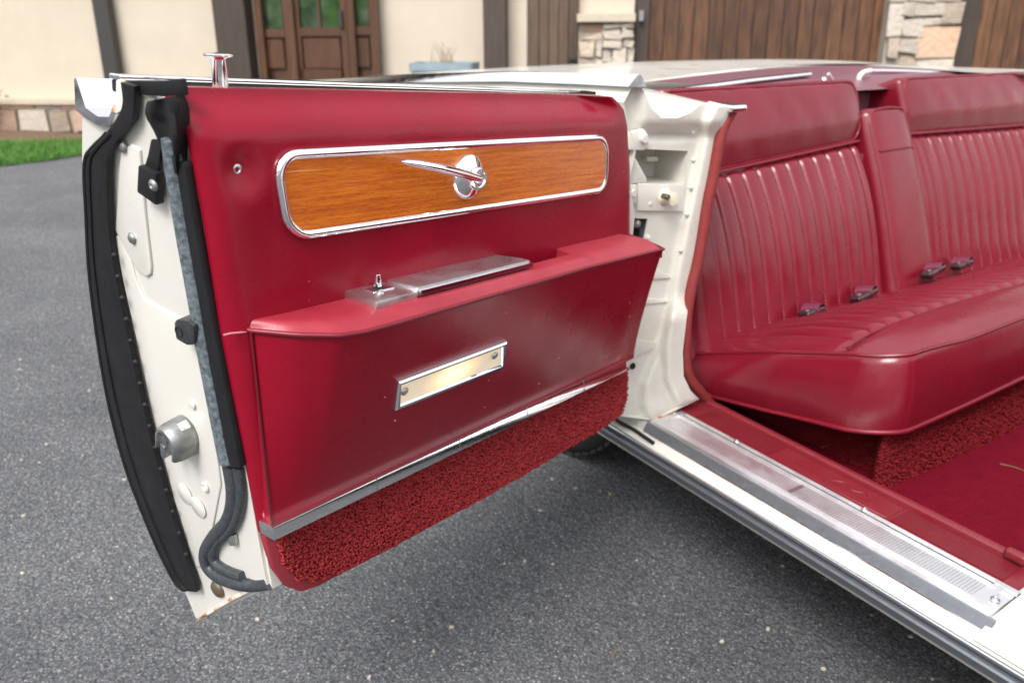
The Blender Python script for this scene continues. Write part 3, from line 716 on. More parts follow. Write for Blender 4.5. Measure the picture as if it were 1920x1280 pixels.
def jrelief(x, y):
    h = 0.0
    d1, _ = dseg((x, y), inner); h += .020*smooth((45-d1)/21)
    d2, s2 = dseg((x, y), foot); h += .020*smooth(.5+(-1 if s2 > 0 else 1)*d2/24)*smooth((y-545)/60)
    if y < 262: h += .018*smooth((262-y)/40)*smooth((x-1185)/30)
    for cx, cy, sx, sy, a in ((1250, 252, 44, 9, -.012),):
        h += a*math.exp(-((x-cx)/sx)**2-((y-cy)/sy)**2)
    return h
pts2 = list(jpoly); edges = [(i, (i+1) % len(jpoly)) for i in range(len(jpoly))]
for hl in holes:
    o = len(pts2); pts2 += hl; edges += [(o+i, o+(i+1) % 4) for i in range(4)]
def near_edge(x, y):
    return any(dseg((x, y), [pts2[a], pts2[b]])[0] < 5 for a, b in edges)
for x in range(1125, 1375, 5):
    for y in range(156, 790, 5):
        if inside(x, y, jpoly) and not any(inside(x, y, hl) for hl in holes) and not near_edge(x, y): pts2.append((x, y))
res = geometry.delaunay_2d_cdt([Vector(p) for p in pts2], edges, [], 1, 1e-5)
fv = [f for f in res[2] if not any(inside(sum(res[0][i].x for i in f)/len(f), sum(res[0][i].y for i in f)/len(f), hl) for hl in holes)
      and inside(sum(res[0][i].x for i in f)/len(f), sum(res[0][i].y for i in f)/len(f), jpoly)]
V = [P(p.x, p.y, 'x', JX+jrelief(p.x, p.y)) for p in res[0]]
jamb = mesh_obj('door_jamb', V, fv, JPAINT, car, angle=60)
for hl in holes:       # pockets behind the two openings
    q = [P(*p, 'x', JX+.001) for p in hl]; qb = [p+np.array([-.09, 0, 0]) for p in q]
    v = q+qb; mesh_obj('jamb_pocket', v, [(0, 1, 5, 4), (1, 2, 6, 5), (2, 3, 7, 6), (3, 0, 4, 7), (4, 5, 6, 7)], JPAINT if hl is holes[0] else ZINC, jamb, False)
XA = np.array([1.0, 0, 0])
for rp_q in ([(1210, 497), (1236, 507), (1256, 520), (1210, 523)], [(1200, 557), (1254, 561), (1254, 565), (1200, 569)], [(1180, 634), (1232, 640), (1244, 646), (1180, 668)]):
    prism([P(*p, 'x', JX-.002) for p in rp_q], XA*0, XA*.0065, 'pressed_rib', JPAINT, jamb, .003, 2)
def jbolt(x, y, r, material=None, nm='hinge_bolt', h=1.0):
    p = P(x, y, 'x', JX+jrelief(x, y)+.004)
    return lathe(nm, p-XA*.006, XA, [(r*1.5, 0), (r*1.5, .006), (r, .0065), (r*.95, .006+r*.7*h), (r*.8, .006+r*.85*h), (.0003, .006+r*.85*h)], material or PAINT, jamb, 10)
prism([P(*p, 'x', JX+.002) for p in [(1172, 246), (1200, 240), (1207, 250), (1208, 272), (1200, 281), (1172, 280)]], XA*0, XA*.012, 'hinge_leaf', PAINT, jamb, .003, 2)
jb = jbolt(1197, 258, .0085); jb.location.x += .012
prism([P(*p, 'x', JX) for p in [(1170, 344), (1188, 344), (1188, 380), (1170, 378)]], XA*0, XA*.010, 'hinge_leaf', PAINT, jamb, .003, 2)
jb = jbolt(1180, 360, .0075); jb.location.x += .008
prism([P(*p, 'x', JX-.004) for p in [(1190, 342), (1277, 344), (1275, 395), (1189, 393)]], XA*0, XA*.010, 'striker_plate', PAINT, jamb, .002, 2)
lathe('striker_roller', P(1243, 368, 'x', JX), XA, [(.017, 0), (.017, .006), (.013, .010), (.011, .022), (.013, .026), (.013, .030), (.007, .031)], RESIN, jamb, 20)
lathe('roller_pin', P(1243, 367, 'x', JX+.02), XA, [(.0055, 0), (.0055, .014), (.004, .016), (.0003, .016)], BRONZE, jamb, 12)
for p in ((1218, 382), (1267, 382)): jbolt(*p, .0042, nm='plate_bolt')
jbolt(1196, 420, .005, ZINC); jbolt(1216, 446, .0042, nm='plate_bolt'); 
lathe('wiring_grommet', P(1183, 436, 'x', JX-.02), XA, [(.018, 0), (.018, .006), (.012, .010), (.009, .004), (.0003, .003)], BLACK, jamb, 18)
lathe('drain_hole', P(1186, 686, 'x', JX+.002), XA, [(.007, 0), (.007, .002), (.005, .002), (.005, -.004), (.0003, -.004)], DARK, jamb, 14)
prism([P(*p, 'x', JX-.01) for p in [(1168, 300), (1180, 290), (1204, 334), (1202, 340), (1168, 342)]], XA*0, XA*.014, 'check_arm', PAINT, jamb, .002, 2)
for q_, mm in (([(1200, 290), (1222, 290), (1222, 300), (1200, 300)], JPAINT), ([(1276, 290), (1288, 290), (1287, 318), (1274, 318)], JPAINT)):
    prism([P(*p, 'x', JX-.07) for p in q_], XA*0, XA*.02, 'pocket_bracket', mm, jamb, .002, 1)
prism([P(*p, 'x', JX-.085) for p in [(1225, 330), (1262, 322), (1280, 330), (1278, 343), (1228, 343)]], XA*0, XA*.003, 'rust_patch', RUST, jamb, .001, 1)
for p in ((1302, 300), (1298, 352), (1290, 402), (1278, 470), (1300, 248)): jbolt(*p, .0022, nm='spot_weld', h=.3)
# windlace along the opening
wl = catmull([(1372, 208), (1357, 236), (1350, 261), (1344, 292), (1337, 331), (1327, 379), (1318, 435), (1308, 491), (1296, 540), (1288, 591), (1285, 647), (1286, 682), (1293, 708), (1311, 732), (1330, 752)], 5)
tube('windlace', [P(*p, 'x', JX+.027) for p in wl], .0112, LACE, jamb, 10)
bm = bmesh.new(); q0 = P(1365, 201, 'x', JX+.02)
rbox('chrome_cap', lambda p: q0+np.array([p[0], p[1], p[2]]), (.03, .022, .0065), .005, CHROME, jamb, (3, 3, 2))
prism([P(*p, 'x', JX+.022) for p in [(1338, 205), (1352, 196), (1346, 214), (1342, 217)]], XA*0, XA*.004, 'cap_clip', STEEL, jamb, .001, 1)

# ---------------------------------------------------------------- quarter panel and deck
topprof = [(1170, 192), (1181, 172), (1190, 159), (1194, 153), (1199, 159), (1206, 170), (1222, 208), (1240, 226), (1270, 226), (1295, 216), (1310, 205), (1330, 195), (1372, 203)]
tp = [P(*p, 'x', JX+.016) for p in topprof]
skin = [(1.055, .90), (1.035, .80), (1.03, .66), (1.04, .50), (1.075, .36)]
def qz(x): return interp(x, [(-3.3, -.20), (-2.65, -.125), (-2.0, -.06), (-1.55, -.022), (JX, 0)])
rings = []
for x in (JX+.0155, -1.4, -1.7, -2.0, -2.4, -2.8, -3.15, -3.3):
    fl_ = smooth((JX-.02-x)/.25)        # the channel at the opening fades into a plain crowned fender
    rg = []
    base = [(b[1], b[2]) for b in tp]; peak = base[3]
    for k, (y, z) in enumerate(base):
        zz = z if k <= 3 else lerp(z, peak[1]-.010-.06*(y-peak[0]), fl_)
        rg.append(np.array([x, y, zz+qz(x)]))
    ro = [np.array([x, y, z+qz(x)*.5]) for y, z in skin[::-1]]
    rings.append(ro+rg)
v = [p for r in rings for p in r]; f = grid_faces(len(rings), len(rings[0]))
arch = [fc for fc in f if not (all(v[i][2] < .56 for i in fc) and any(-2.1 < v[i][0] < -1.25 for i in fc))]
quarter = mesh_obj('quarter_panel', v, arch, PAINT, car, angle=35)
bl_ = [(-.022, -.008), (-.004, .0095), (.002, .012), (.007, .010), (.020, -.010)]
rings = [[np.array([x, tp[3][1]+a, tp[3][2]+qz(x)+b]) for a, b in bl_] for x in [JX+.020, -1.3, -1.45, -1.55, -1.7, -1.85, -2.0, -2.15, -2.3, -2.5, -2.65, -2.9, -3.2, -3.29]]
mesh_obj('fender_moulding', *loft(rings), CHROME, quarter, angle=25)
# deck behind the seats: crowned sheet from the boot edge back to the tail
bedge = [(1212, 152), (1300, 141), (1400, 130), (1500, 123), (1600, 121), (1700, 123), (1790, 130), (1850, 139)]
be = [P(*p, 'z', .975) for p in bedge]
be = be+[np.array([be[-1][0]+.10, be[-1][1]+.25, .975])]
V = []; nx = 26
for b in catmull(be, 4):
    for i in range(nx):
        t = i/(nx-1); x = lerp(b[0], -3.4, t); c_ = (b[1]-2.09)/1.05
        z = .977+.013*smooth(t*5)-(.135+.03*c_*c_)*t**1.15+.010*math.sin(math.pi*t)*(1-c_*c_*.5)
        V.append((x, b[1]-(.0 if t < .01 else 0), z))
deck = mesh_obj('rear_deck', V, grid_faces(len(V)//nx, nx), PAINT, car, angle=60)
# near side strip of the deck that joins the fender crest
strip = []
b0 = be[0]
for i in range(nx):
    t = i/(nx-1); x = lerp(b0[0], -3.4, t); strip.append([(x, tp[3][1]+.05, tp[3][2]+qz(x)-.013), (x, lerp(tp[3][1]+.05, b0[1], .6), lerp(tp[3][2]+qz(x)-.013, V[i][2], .8)), V[i]])
mesh_obj('deck_edge', [p for r in strip for p in r], grid_faces(nx, 3), PAINT, deck, angle=60)
# folded-top boot between deck and seats
rowsB = [catmull(be, 4)]
bb = rowsB[0]; V = []
for p in bb:
    xf = -1.42
    for i in range(8):
        t = i/7; x = lerp(p[0], xf, t); y = lerp(p[1], lerp(p[1], np.interp(p[1], [1.1, 2.9], [1.32, 2.9]), .6), t)
        V.append((x, y, .972+.003*math.sin(math.pi*t)-.022*smooth((t-.6)/.4)))
boot = mesh_obj('top_boot', V, grid_faces(len(bb), 8), TONNEAU, car, angle=80)
tube('boot_rail', [P(1228, 176, 'x', -1.40), P(1290, 167, 'x', -1.44), P(1400, 152, 'x', -1.50), P(1515, 139, 'x', -1.56)], .012, CHROME, boot, 10, flat=.55)
tube('boot_bracket', [P(*p, 'x', -1.52) for p in catmull([(1622, 196), (1616, 178), (1611, 160), (1611, 146), (1618, 137), (1632, 133)], 4)], .0075, PAINT, boot, 8)
tube('boot_rail', [P(*p, 'x', -1.58) for p in catmull([(1632, 133), (1700, 134), (1780, 138), (1850, 144), (1900, 146)], 4)], .0065, CHROME, boot, 8)
tube('latch_pin', [P(*p, 'x', -1.5) for p in [(1553, 139), (1560, 150)]], .005, CHROME, boot, 6)
lathe('boot_snap', P(1545, 149, 'x', -1.5), (.6, -.4, .7), [(.006, 0), (.006, .003), (.003, .005), (.0003, .005)], CHROME, boot, 10)
# far side of the body
rings = [[np.array([x, y, z]) for y, z in ((2.98, .30), (2.98, zt-.05), (3.02, zt), (3.10, zt+.004), (3.15, zt-.08), (3.15, .35))] for x, zt in ((-3.38, .80), (-3.3, .84), (-2.65, .90), (-1.9, .955), (-1.2, .98), (.9, .97))]
mesh_obj('far_body_side', *loft(rings), PAINT, car, angle=35)
rings = [[np.array([x, y, z]) for x, z in ((-3.4, .3), (-3.4, .76), (-3.36, .78), (-3.3, .76), (-3.3, .3))] for y in (1.06, 3.1)]
mesh_obj('tail_panel', *loft(rings), PAINT, car, angle=35)
# floor pan under everything so that the car shades the ground

# front half of the car (beside and behind the camera's right shoulder): it shades the footwell and the ground
rings = []
for x, zt in ((.02, .90), (.3, .93), (1.2, .93), (2.2, .90), (2.75, .86), (2.85, .78)):
    rings.append([np.array([x, y, z]) for y, z in ((1.10, .26), (1.05, .45), (1.03, .68), (1.06, zt-.02), (1.10, zt), (1.16, zt), (1.18, zt-.03), (1.18, .26))])
mesh_obj('front_fender', *loft(rings), PAINT, car, angle=35)
rings = [[np.array([x, y, z]) for y, z in ((1.17, .3), (1.17, zt), (2.09, zt+.05), (3.05, zt), (3.05, .3))] for x, zt in ((1.1, .90), (2.2, .87), (2.8, .82))]
mesh_obj('bonnet', *loft(rings), PAINT, car, angle=35)
rbox('front_seat', lambda p: np.array([-.10+p[0]-.25*p[2], 2.12+p[1], .56+p[2]]), (.09, .74, .29), .06, LEATHER2, car, (4, 10, 6))
box('underbody', (-3.2, 1.26, .17), (2.8, 3.0, .246), BLACK, car)

# ---------------------------------------------------------------- sill
X0, X1 = -1.32, 2.7
sec = [(1.30, .25), (1.30, .334), (1.135, .334), (1.133, .319), (1.110, .3178), (1.102, .3150), (1.0985, .3105), (1.099, .306), (1.12, .302), (1.14, .24)]
v, f = loft([[np.array([x, y, z]) for y, z in sec] for x in (X0, X1)]); sill = mesh_obj('sill', v, f, JPAINT, car, angle=30)
rib = [(1.228, .336), (1.228, .341), (1.2925, .341), (1.294, .350), (1.298, .354), (1.306, .354), (1.311, .348), (1.311, .26), (1.300, .26), (1.299, .336)]
v, f = loft([[np.array([x, y, z]) for y, z in rib] for x in (-1.178, -.445)]); scuff = mesh_obj('scuff_plate', v, f, VINYL, sill, angle=30)
for k in range(13):            # fine ribs of the front third
    y = 1.236+k*.0042
    box('scuff_rib', (-.66, y, .3405), (-.468, y+.0024, .3434), VINYL, sill, .0006, 1)
for k in range(13):
    y = 1.236+k*.0042
    box('scuff_rib', (-1.12, y, .3405), (-.925, y+.0024, .3432), VINYL, sill, .0006, 1)
prism([np.array([x, y, .3405]) for x, y in ((-.917, 1.236), (-.668, 1.236), (-.668, 1.287), (-.917, 1.287))], np.zeros(3), np.array([0, 0, .0022]), 'scuff_emblem_panel', VINYL, sill, .0008, 1)
box('scuff_emblem', (-.875, 1.254, .3425), (-.715, 1.259, .3438), VINYL, sill, .0006, 1)
tube('scuff_emblem', [np.array([x, y, .3432]) for x, y in catmull([(-.80, 1.248), (-.79, 1.266), (-.775, 1.274), (-.765, 1.266), (-.755, 1.262), (-.735, 1.272), (-.722, 1.266)], 4)], .0011, VINYL, sill, 6)
# aluminium step plate: flat, raised frame, ribbed insert, folded outer lip
pl = [(1.226, .3415), (1.226, .345), (1.216, .3452), (1.2145, .3425), (1.211, .3425), (1.209, .3462), (1.203, .3462), (1.201, .3438), (1.158, .3438), (1.156, .3462), (1.147, .3462), (1.1405, .3445), (1.1375, .340), (1.1375, .336), (1.226, .336)]
v, f = loft([[np.array([x, y, z]) for y, z in pl] for x in (-1.150, -.436)]); stp = mesh_obj('step_plate', v, f, ALU, sill, angle=25)
for xx in (-1.143, -.462): box('plate_end', (xx, 1.146, .344), (xx+.010, 1.212, .3466), ALU, sill, .001, 1)
bm = bmesh.new()
for k in range(64):
    x = -.478-k*.0052
    for j in range(7): box_bm(bm, (x, 1.1605+j*.0056, .3435), (x+.003, 1.1605+j*.0056+.0036, .3449))
box('plate_groove', (-1.132, 1.2112, .3436), (-.470, 1.2140, .3446), DARK, sill)
for yy_ in (1.1505, 1.2065, 1.2205): tube('plate_rib', [np.array([x, yy_, .3458]) for x in np.linspace(-1.13, -.472, 8)], .0019, ALU, sill, 8)
box('plate_groove', (-1.132, 1.1532, .3440), (-.470, 1.1544, .3446), GUNMETAL, sill)
box('plate_insert', (-.815, 1.1590, .3434), (-.474, 1.2000, .3441), STEEL, sill)
ob = bm_obj('plate_knurl', bm, ALU, sill, False); ob['kind'] = 'stuff'
lip = [(1.1385, .3405), (1.1355, .339), (1.1280, .3245), (1.1262, .3205), (1.1285, .3195), (1.1315, .3225), (1.1385, .336)]
v, f = loft([[np.array([x, y, z]) for y, z in lip] for x in (-1.158, -.425)]); mesh_obj('plate_lip', v, f, GUNMETAL, sill, angle=30)
tube('lip_edge', [np.array([x, 1.1268, .3205]) for x in np.linspace(-1.156, -.426, 6)], .0016, CHROME, sill, 6)
for x in (-.99, -.70): screw('plate_screw', (x, 1.2205, .345), (0, 0, 1), .006, sill, STEEL)
screw('plate_screw', (-.448, 1.175, .3445), (0, 0, 1), .0072, sill, STEEL)
mo = [(1.0985, .3125), (1.0945, .3135), (1.0915, .311), (1.0925, .3065), (1.0985, .3045), (1.0985, .3015), (1.0905, .2995), (1.0885, .296), (1.0955, .2795), (1.099, .2785), (1.112, .283), (1.112, .305)]
v, f = loft([[np.array([x, y, z]) for y, z in mo] for x in (-1.262, X1)]); mesh_obj('rocker_moulding', v, f, GUNMETAL, sill, angle=25)
tube('rocker_bright_edge', [np.array([x, 1.0932, .3118]) for x in np.linspace(-1.26, X1, 8)], .0022, CHROME, sill, 8)
tube('sill_seal', [P(*p, 'z', .322) for p in [(1140, 772), (1160, 790), (1190, 806), (1225, 830)]], .004, BLACK, sill, 8)
prism([P(*p, 'z', .337) for p in [(1222, 787), (1262, 766), (1270, 772), (1232, 796)]], np.zeros(3), np.array([0, 0, .004]), 'rusty_corner', RUST, sill, .001, 1)
# red plugs holding the windlace at either end of the scuff plate
for xx, yy in ((1322, 742), (1905, 1042)):
    q0 = P(xx, yy, 'z', .356)
    rbox('windlace_plug', lambda p: q0+np.array([p[0], p[1], p[2]+.25*p[0]*0]), (.017, .008, .009), .006, VINYL, sill, (3, 3, 3))
# front end of the opening: painted foot of the centre pillar
ft = [(-.436, .318, 1.105), (-.40, .335, 1.13), (-.32, .36, 1.15), (-.2, .37, 1.16)]
V = []
for x in np.linspace(-.434, .5, 16):
    t = smooth((x+.434)/.25)
    V += [np.array([x, 1.10, .3185]), np.array([x, 1.118, .322+.010*t]), np.array([x, 1.14, .334+.022*t]), np.array([x, 1.20, .343+.03*t]), np.array([x, 1.30, .345+.03*t]), np.array([x, 1.31, .25])]
mesh_obj('pillar_foot', V, grid_faces(16, 6), JPAINT, sill, angle=40)

# ---------------------------------------------------------------- rear wheel
wheel = lathe('wheel', (-1.70, 1.28, .345), (0, 1, 0), [(.17, .02), (.19, .03), (.195, .16), (.1, .17), (.0005, .17)], ZINC, car, 36)
tw = []
lathe('tyre', (-1.70, 1.255, .345), (0, 1, 0), [(.19, .02), (.22, .002), (.27, -.004), (.315, .008), (.336, .022), (.344, .038), (.345, .10), (.344, .165), (.336, .19), (.30, .205), (.2, .2)], TYRE, wheel, 64)
bm = bmesh.new()
for k in range(60):
    a = 2*math.pi*k/60
    for j in range(5):
        y = 1.292+j*.026; aa = a+(.03 if j % 2 else 0)
        M = Matrix.Translation((-1.70, y, .345)) @ Matrix.Rotation(-aa, 4, 'Y') @ Matrix.Translation((.345, 0, 0))
        box_bm(bm, (-.004, -.010, -.013), (.005, .010, .013), M)
ob = bm_obj('tyre_tread', bm, TYRE, wheel, False); ob['kind'] = 'stuff'

# ---------------------------------------------------------------- interior
floor = box('floor_carpet', (-1.25, 1.308, .25), (1.2, 2.9, .282), CARPET2, car)
th = math.radians(22); BO = np.array([-1.2, 0, .44]); BB = np.array([-math.sin(th), 0, math.cos(th)]); BN = np.array([math.cos(th), 0, math.sin(th)])
def B(y, s, h): return BO+BB*s+BN*h+np.array([0, y, 0])
def sseam(y): return interp(y, [(1.3, .372), (1.47, .385), (2.0, .421), (2.18, .424), (2.9, .412)])
def seat_back(name, y0, y1, f0, nfl, pitch, label, narrow):
    ys = [f0+k*pitch/16 for k in range(-80, nfl*16+80)]; ys = [y0]+[y for y in ys if y0+.001 < y < y1-.001]+[y1]; V = []; nr = 44
    for i in range(nr):
        t = i/(nr-1)
        for y in ys:
            top = sseam(y); s = lerp(-.05, top, t)
            yy = y
            q = (y-f0)/pitch
            fl = 0
            if 0 <= q <= nfl: fl = .0105*max(0, 1-abs(2*(q % 1)-1)**3.2)**.7-.0105 if abs(q-round(q)) > 1e-6 else -.0105
            amp = .35+.65*smooth((t-.1)/.5)
            roll = -.03*(smooth((.045-(y-y0))/.045)**2+smooth((.045-(y1-y))/.045)**2)
            tk = -.012*smooth((t-.95)/.05)**2
            belly = .016*math.sin(math.pi*t)-.01*math.sin(2*math.pi*t)*.5
            V.append(B(yy, s, .012+fl*amp+roll+belly+tk))
    Fc = grid_faces(nr, len(ys)); o = len(V)
    bd = [j for j in range(len(ys))]+[r*len(ys)+len(ys)-1 for r in range(1, nr)]+[(nr-1)*len(ys)+j for j in range(len(ys)-2, -1, -1)]+[r*len(ys) for r in range(nr-2, 0, -1)]
    for i in bd: V.append(V[i]-BN*.10)
    for k in range(len(bd)): Fc.append((bd[k], bd[(k+1) % len(bd)], o+(k+1) % len(bd), o+k))
    sb = mesh_obj(name, V, Fc, LEATHER2, car, angle=75); sb['label'] = label
    # headrest bolster
    yc, hy = (y0+y1)/2, (y1-y0)/2
    def fn(p):
        y = yc+p[0]; s = (sseam(y)+.575)/2+p[1]*((.575-sseam(y))/2+.004)/.078; h = -.064+p[2]
        b = max(0, 1-(p[0]/hy)**6)*max(0, 1-(p[1]/.085)**2)
        if p[2] > 0: h += .012*b+.0016*math.sin(y*57+s*21)*b+.0012*math.sin(y*140-s*60)*b-.017*smooth((-p[1]-.015)/.06)*smooth(p[2]/.06)
        y += narrow*(s-.42)*1.0
        return B(y, s, h)
    rbox('headrest', fn, (hy, .078, .085), .018, LEATHER2, sb, (22, 12, 6))
    # piping round the front face of the bolster
    rrp = round_rect(-hy+.012, hy-.012, -.068, .070, .03, 5)
    tube('piping', [fn(np.array([a, b, .080]))+BN*.004 for a, b in rrp], .0035, PIPING, sb, 6, True)
    tube('seam_piping', [B(y, sseam(y)+.001, .013) for y in np.linspace(y0+.012, y1-.022, 20)], .0036, PIPING, sb, 6)
    # stitch dashes along every flute valley
    bm = bmesh.new()
    for k in range(nfl+1):
        y = f0+k*pitch
        for s in np.arange(.0, sseam(y)-.03, .0085):
            t = (s+.05)/(sseam(y)+.05); amp = .35+.65*smooth((t-.1)/.5); belly = .016*math.sin(math.pi*t)-.01*math.sin(2*math.pi*t)*.5
            c = B(y-.0035, s, .0136-.0103*amp+belly); c2 = c+BB*.0052
            v = [c-[0, .0009, 0], c+np.array([0, .0009, 0]), c2+np.array([0, .0009, 0]), c2-[0, .0009, 0]]
            v += [p+BN*.0008 for p in v]; add(bm, v, [(0, 1, 2, 3), (4, 5, 6, 7), (0, 1, 5, 4), (1, 2, 6, 5), (2, 3, 7, 6), (3, 0, 4, 7)])
    ob = bm_obj('stitching', bm, STITCH, sb, False); ob['kind'] = 'stuff'
    return sb
seat_back('seat_back', 1.305, 2.0, 1.385, 11, .0515, 'fluted seat back nearest the open door', .0)
seat_back('seat_back', 2.185, 2.87, 2.24, 11, .0515, 'fluted seat back beyond the centre armrest', .0)
def fa(p):
    y = 2.092+p[0]*(1-.04*(p[1]/.26)); s = .235+p[1]; h = -.03+p[2]
    if p[2] > 0: h += .012*max(0, 1-(p[0]/.09)**4)+.01*math.sin(math.pi*min(1, max(0, (p[1]+.26)/.52)))
    return B(y, s, h)
arm = rbox('centre_armrest', fa, (.094, .265, .055), .022, LEATHER2, car, (8, 22, 5))
tube('armrest_seam', [fa(np.array([a, .150+.01*a, .0555]))+BN*.0008 for a in np.linspace(-.075, .075, 12)], .003, PIPING, arm, 6)
tube('piping', [fa(np.array([a, b, .050]))+BN*.003 for a, b in [(-.083, -.2), (-.083, -.05), (-.083, .1), (-.083, .22), (-.078, .245), (-.06, .257), (0, .2605), (.06, .257), (.078, .245), (.083, .22), (.083, .1), (.083, -.1)]], .003, PIPING, arm, 6)
rbox('armrest_back', lambda p: B(2.092+p[0], .43+p[1], -.085+p[2]), (.085, .07, .05), .02, LEATHER2, arm, (5, 5, 4))
box('seat_carcass', (-1.6, 1.34, .26), (-1.34, 2.88, .80), TONNEAU, car, .01)
box('boot_apron', (-1.62, 1.50, .70), (-1.475, 2.80, .935), TONNEAU, car, .02)

# cushion
zE = [(-1.30, .40), (-1.237, .425), (-1.018, .506), (-.852, .555), (-.77, .570)]
YS0, YS1 = 1.315, 2.88
def yside(x): return interp(x, [(-1.3, 1.312), (-1.0, 1.325), (-.75, 1.36)])
cr = .062
def xfront(y, y0=1.345):
    d = y-y0
    if d < cr: return -.772-cr+math.sqrt(max(0, cr*cr-(cr-d)**2))
    return -.772+.006*math.sin((y-y0)*6)
def xseam(y): return -.875-.012*math.sin((y-1.3)*4)
def ztop(x, y, ys):
    dy = y-ys; e = xfront(max(y, 1.345))-x
    crown = .030*(1-math.exp(-max(0, dy)/.07))*(1-math.exp(-max(0, e)/.05))
    z = interp(x, zE)+crown+.012*smooth((x+1.2)/.2)*(1-math.exp(-max(0, dy)/.15))
    if y > 1.345: z -= .012*math.exp(-max(0, e)/.02)*smooth((y-1.40)/.2)
    xs = xseam(y); z -= .009*math.exp(-((x-xs)/.006)**2)*smooth(dy/.03)
    if x < xs and dy > .05:
        q = ((y-1.40)/.052) % 1
        z += (.019*max(0, 1-abs(2*q-1)**2.6)**.7-.014)*smooth((dy-.04)/.04)*smooth((xs-x)/.02)*(1-.6*smooth((-1.10-x)/.1))
    return z
ys = [YS0+.0]+list(np.linspace(YS0+.006, YS0+.09, 16))+[1.40+.052*k/12 for k in range(4, 340)]; nx = 64; V = []
for y in ys:
    for i in range(nx):
        t = i/(nx-1); t = 1-(1-t)**1.25
        xb = xfront(lerp(1.345, YS1, (y-YS0)/(YS1-YS0))); x = lerp(-1.29, xb, t)
        fr = smooth(1-(y-YS0)/.12); yy = y+(yside(x)-YS0)*fr
        V.append(np.array([x, yy, ztop(x, yy, yside(x))]))
Fc = grid_faces(len(ys), nx)
per = [i for i in range(nx)]+[k*nx+nx-1 for k in range(1, len(ys))]
# bulged walls below the welt
zB = [(-1.29, .335), (-1.17, .352), (-.93, .393), (-.78, .425), (-.70, .438)]
cen = np.array([-1.2, 2.3]); ppts = [V[i] for i in per]; nw = 10
o = len(V)
for q in range(1, nw+1):
    t = q/nw
    for k, p in enumerate(ppts):
        a = ppts[max(0, k-2)]; b = ppts[min(len(ppts)-1, k+2)]; tg = (b-a)[:2]; nrm = np.array([tg[1], -tg[0]]); nrm = nrm/(np.linalg.norm(nrm)+1e-9)
        front = 1 if k >= nx else smooth((k-nx*.6)/(nx*.4))
        zb = interp(p[0], zB)+.012*math.sin(max(0, p[1]-1.4)*3)*(1 if k >= nx else 0)
        off = (.010+.006*(1-front))*math.sin(math.pi*min(1, t*1.02))**.8+.018*t*front
        V.append(np.array([p[0]+nrm[0]*off, p[1]+nrm[1]*off, lerp(p[2], zb, t)]))
m = len(ppts)
for k in range(m-1):
    Fc.append((per[k], per[k+1], o+k+1, o+k))
    for q in range(nw-1): Fc.append((o+q*m+k, o+q*m+k+1, o+(q+1)*m+k+1, o+(q+1)*m+k))
bot = [V[o+(nw-1)*m+k] for k in range(m)]
cush = mesh_obj('seat_cushion', V, Fc, LEATHER2, car, angle=75)
tube('piping', [p+np.array([0, 0, .001]) for p in ppts[::2]], .0034, PIPING, cush, 6)
tube('piping', bot[::2], .0052, PIPING, cush, 8)
tube('bolster_seam', [np.array([xseam(y), y, ztop(xseam(y), y, YS0)+.0025]) for y in np.linspace(1.36, 2.85, 60)], .0022, PIPING, cush, 6)
bx = [(-1.2, 1.452), (-.835, 1.452), (-.798, 1.464), (-.782, 1.497), (-.782, 2.88)]
rp_ = catmull([np.array([a, b, 0]) for a, b in bx], 5)
riser = strip_between('seat_riser', [np.array([p[0], p[1], .276]) for p in rp_], [np.array([p[0]-.01, p[1]+.004, .47]) for p in rp_], (-.4, .4, 0), .02, CARPET3, car)
pts, nr_ = [], []
for a, b in zip(rp_[:-1], rp_[1:]):
    L_ = np.linalg.norm(b-a); tg = (b-a)/L_; nn_ = np.array([tg[1], -tg[0], 0]); nn_ = nn_ if nn_@np.array([1, -1, 0]) > 0 else -nn_
    ylim = 2.3
    for s in np.arange(0, L_, .006):
        c = a+tg*s
        if c[1] > ylim or c[0] < -1.15: continue
        for z in np.arange(.284, .42, .006):
            pts.append(c+np.array([0, 0, z+rng.uniform(-.002, .002)])+tg*rng.uniform(-.002, .002)); nr_.append(nn_)
loop_pile('riser_pile', pts, nr_, .0055, .0017, CARPET3, riser, 5)
# seat belts lying in the crease
def belt_end(x, y, yaw, L, label=None, big=True):
    q0 = P(x, y, 'x', -1.155); q0 = np.array(q0)+np.array([-.008, 0, .001])
    M = Matrix.Translation(q0) @ Matrix.Rotation(yaw, 4, 'Z') @ Matrix.Rotation(math.radians(-14), 4, 'Y')
    o = rbox('seat_belt', lambda p: np.array(M @ Vector((p[0]*(1+.25*p[1]/L), p[1], p[2]))), (.019, L, .0085), .007, BUCKLE, car, (3, 6, 2))
    lp_ = [np.array(M @ Vector((0, L*.55+.026*math.cos(a)*.9, .003+.0135*math.sin(a)))) for a in np.linspace(0, 2*math.pi, 18, endpoint=False)]
    rg = []
    for p in lp_: rg.append(p)
    ex_ = np.array(M.to_3x3() @ Vector((1, 0, 0)))
    pa_ = [p-ex_*.021 for p in lp_]+[lp_[0]-ex_*.021]; pb_ = [p+ex_*.021 for p in lp_]+[lp_[0]+ex_*.021]
    V = []; cc = sum(lp_)/len(lp_)
    for a, b in zip(pa_, pb_): ia = (cc-ex_*.021-a)*.12; V += [a, b, b+ia, a+ia]
    mesh_obj('webbing', V, grid_faces(len(pa_), 4, True), BELT, o, angle=50)
    lathe('buckle_button', np.array(M @ Vector((0, -L*.45, .008))), np.array(M.to_3x3() @ Vector((0, 0, 1))), [(.006, 0), (.006, .0015), (.003, .0025), (.0003, .0025)], CHROME, o, 12)
    return o
belt_end(1524, 588, .25, .036); belt_end(1622, 556, .3, .055); belt_end(1752, 511, .3, .055); belt_end(1806, 498, .25, .04)

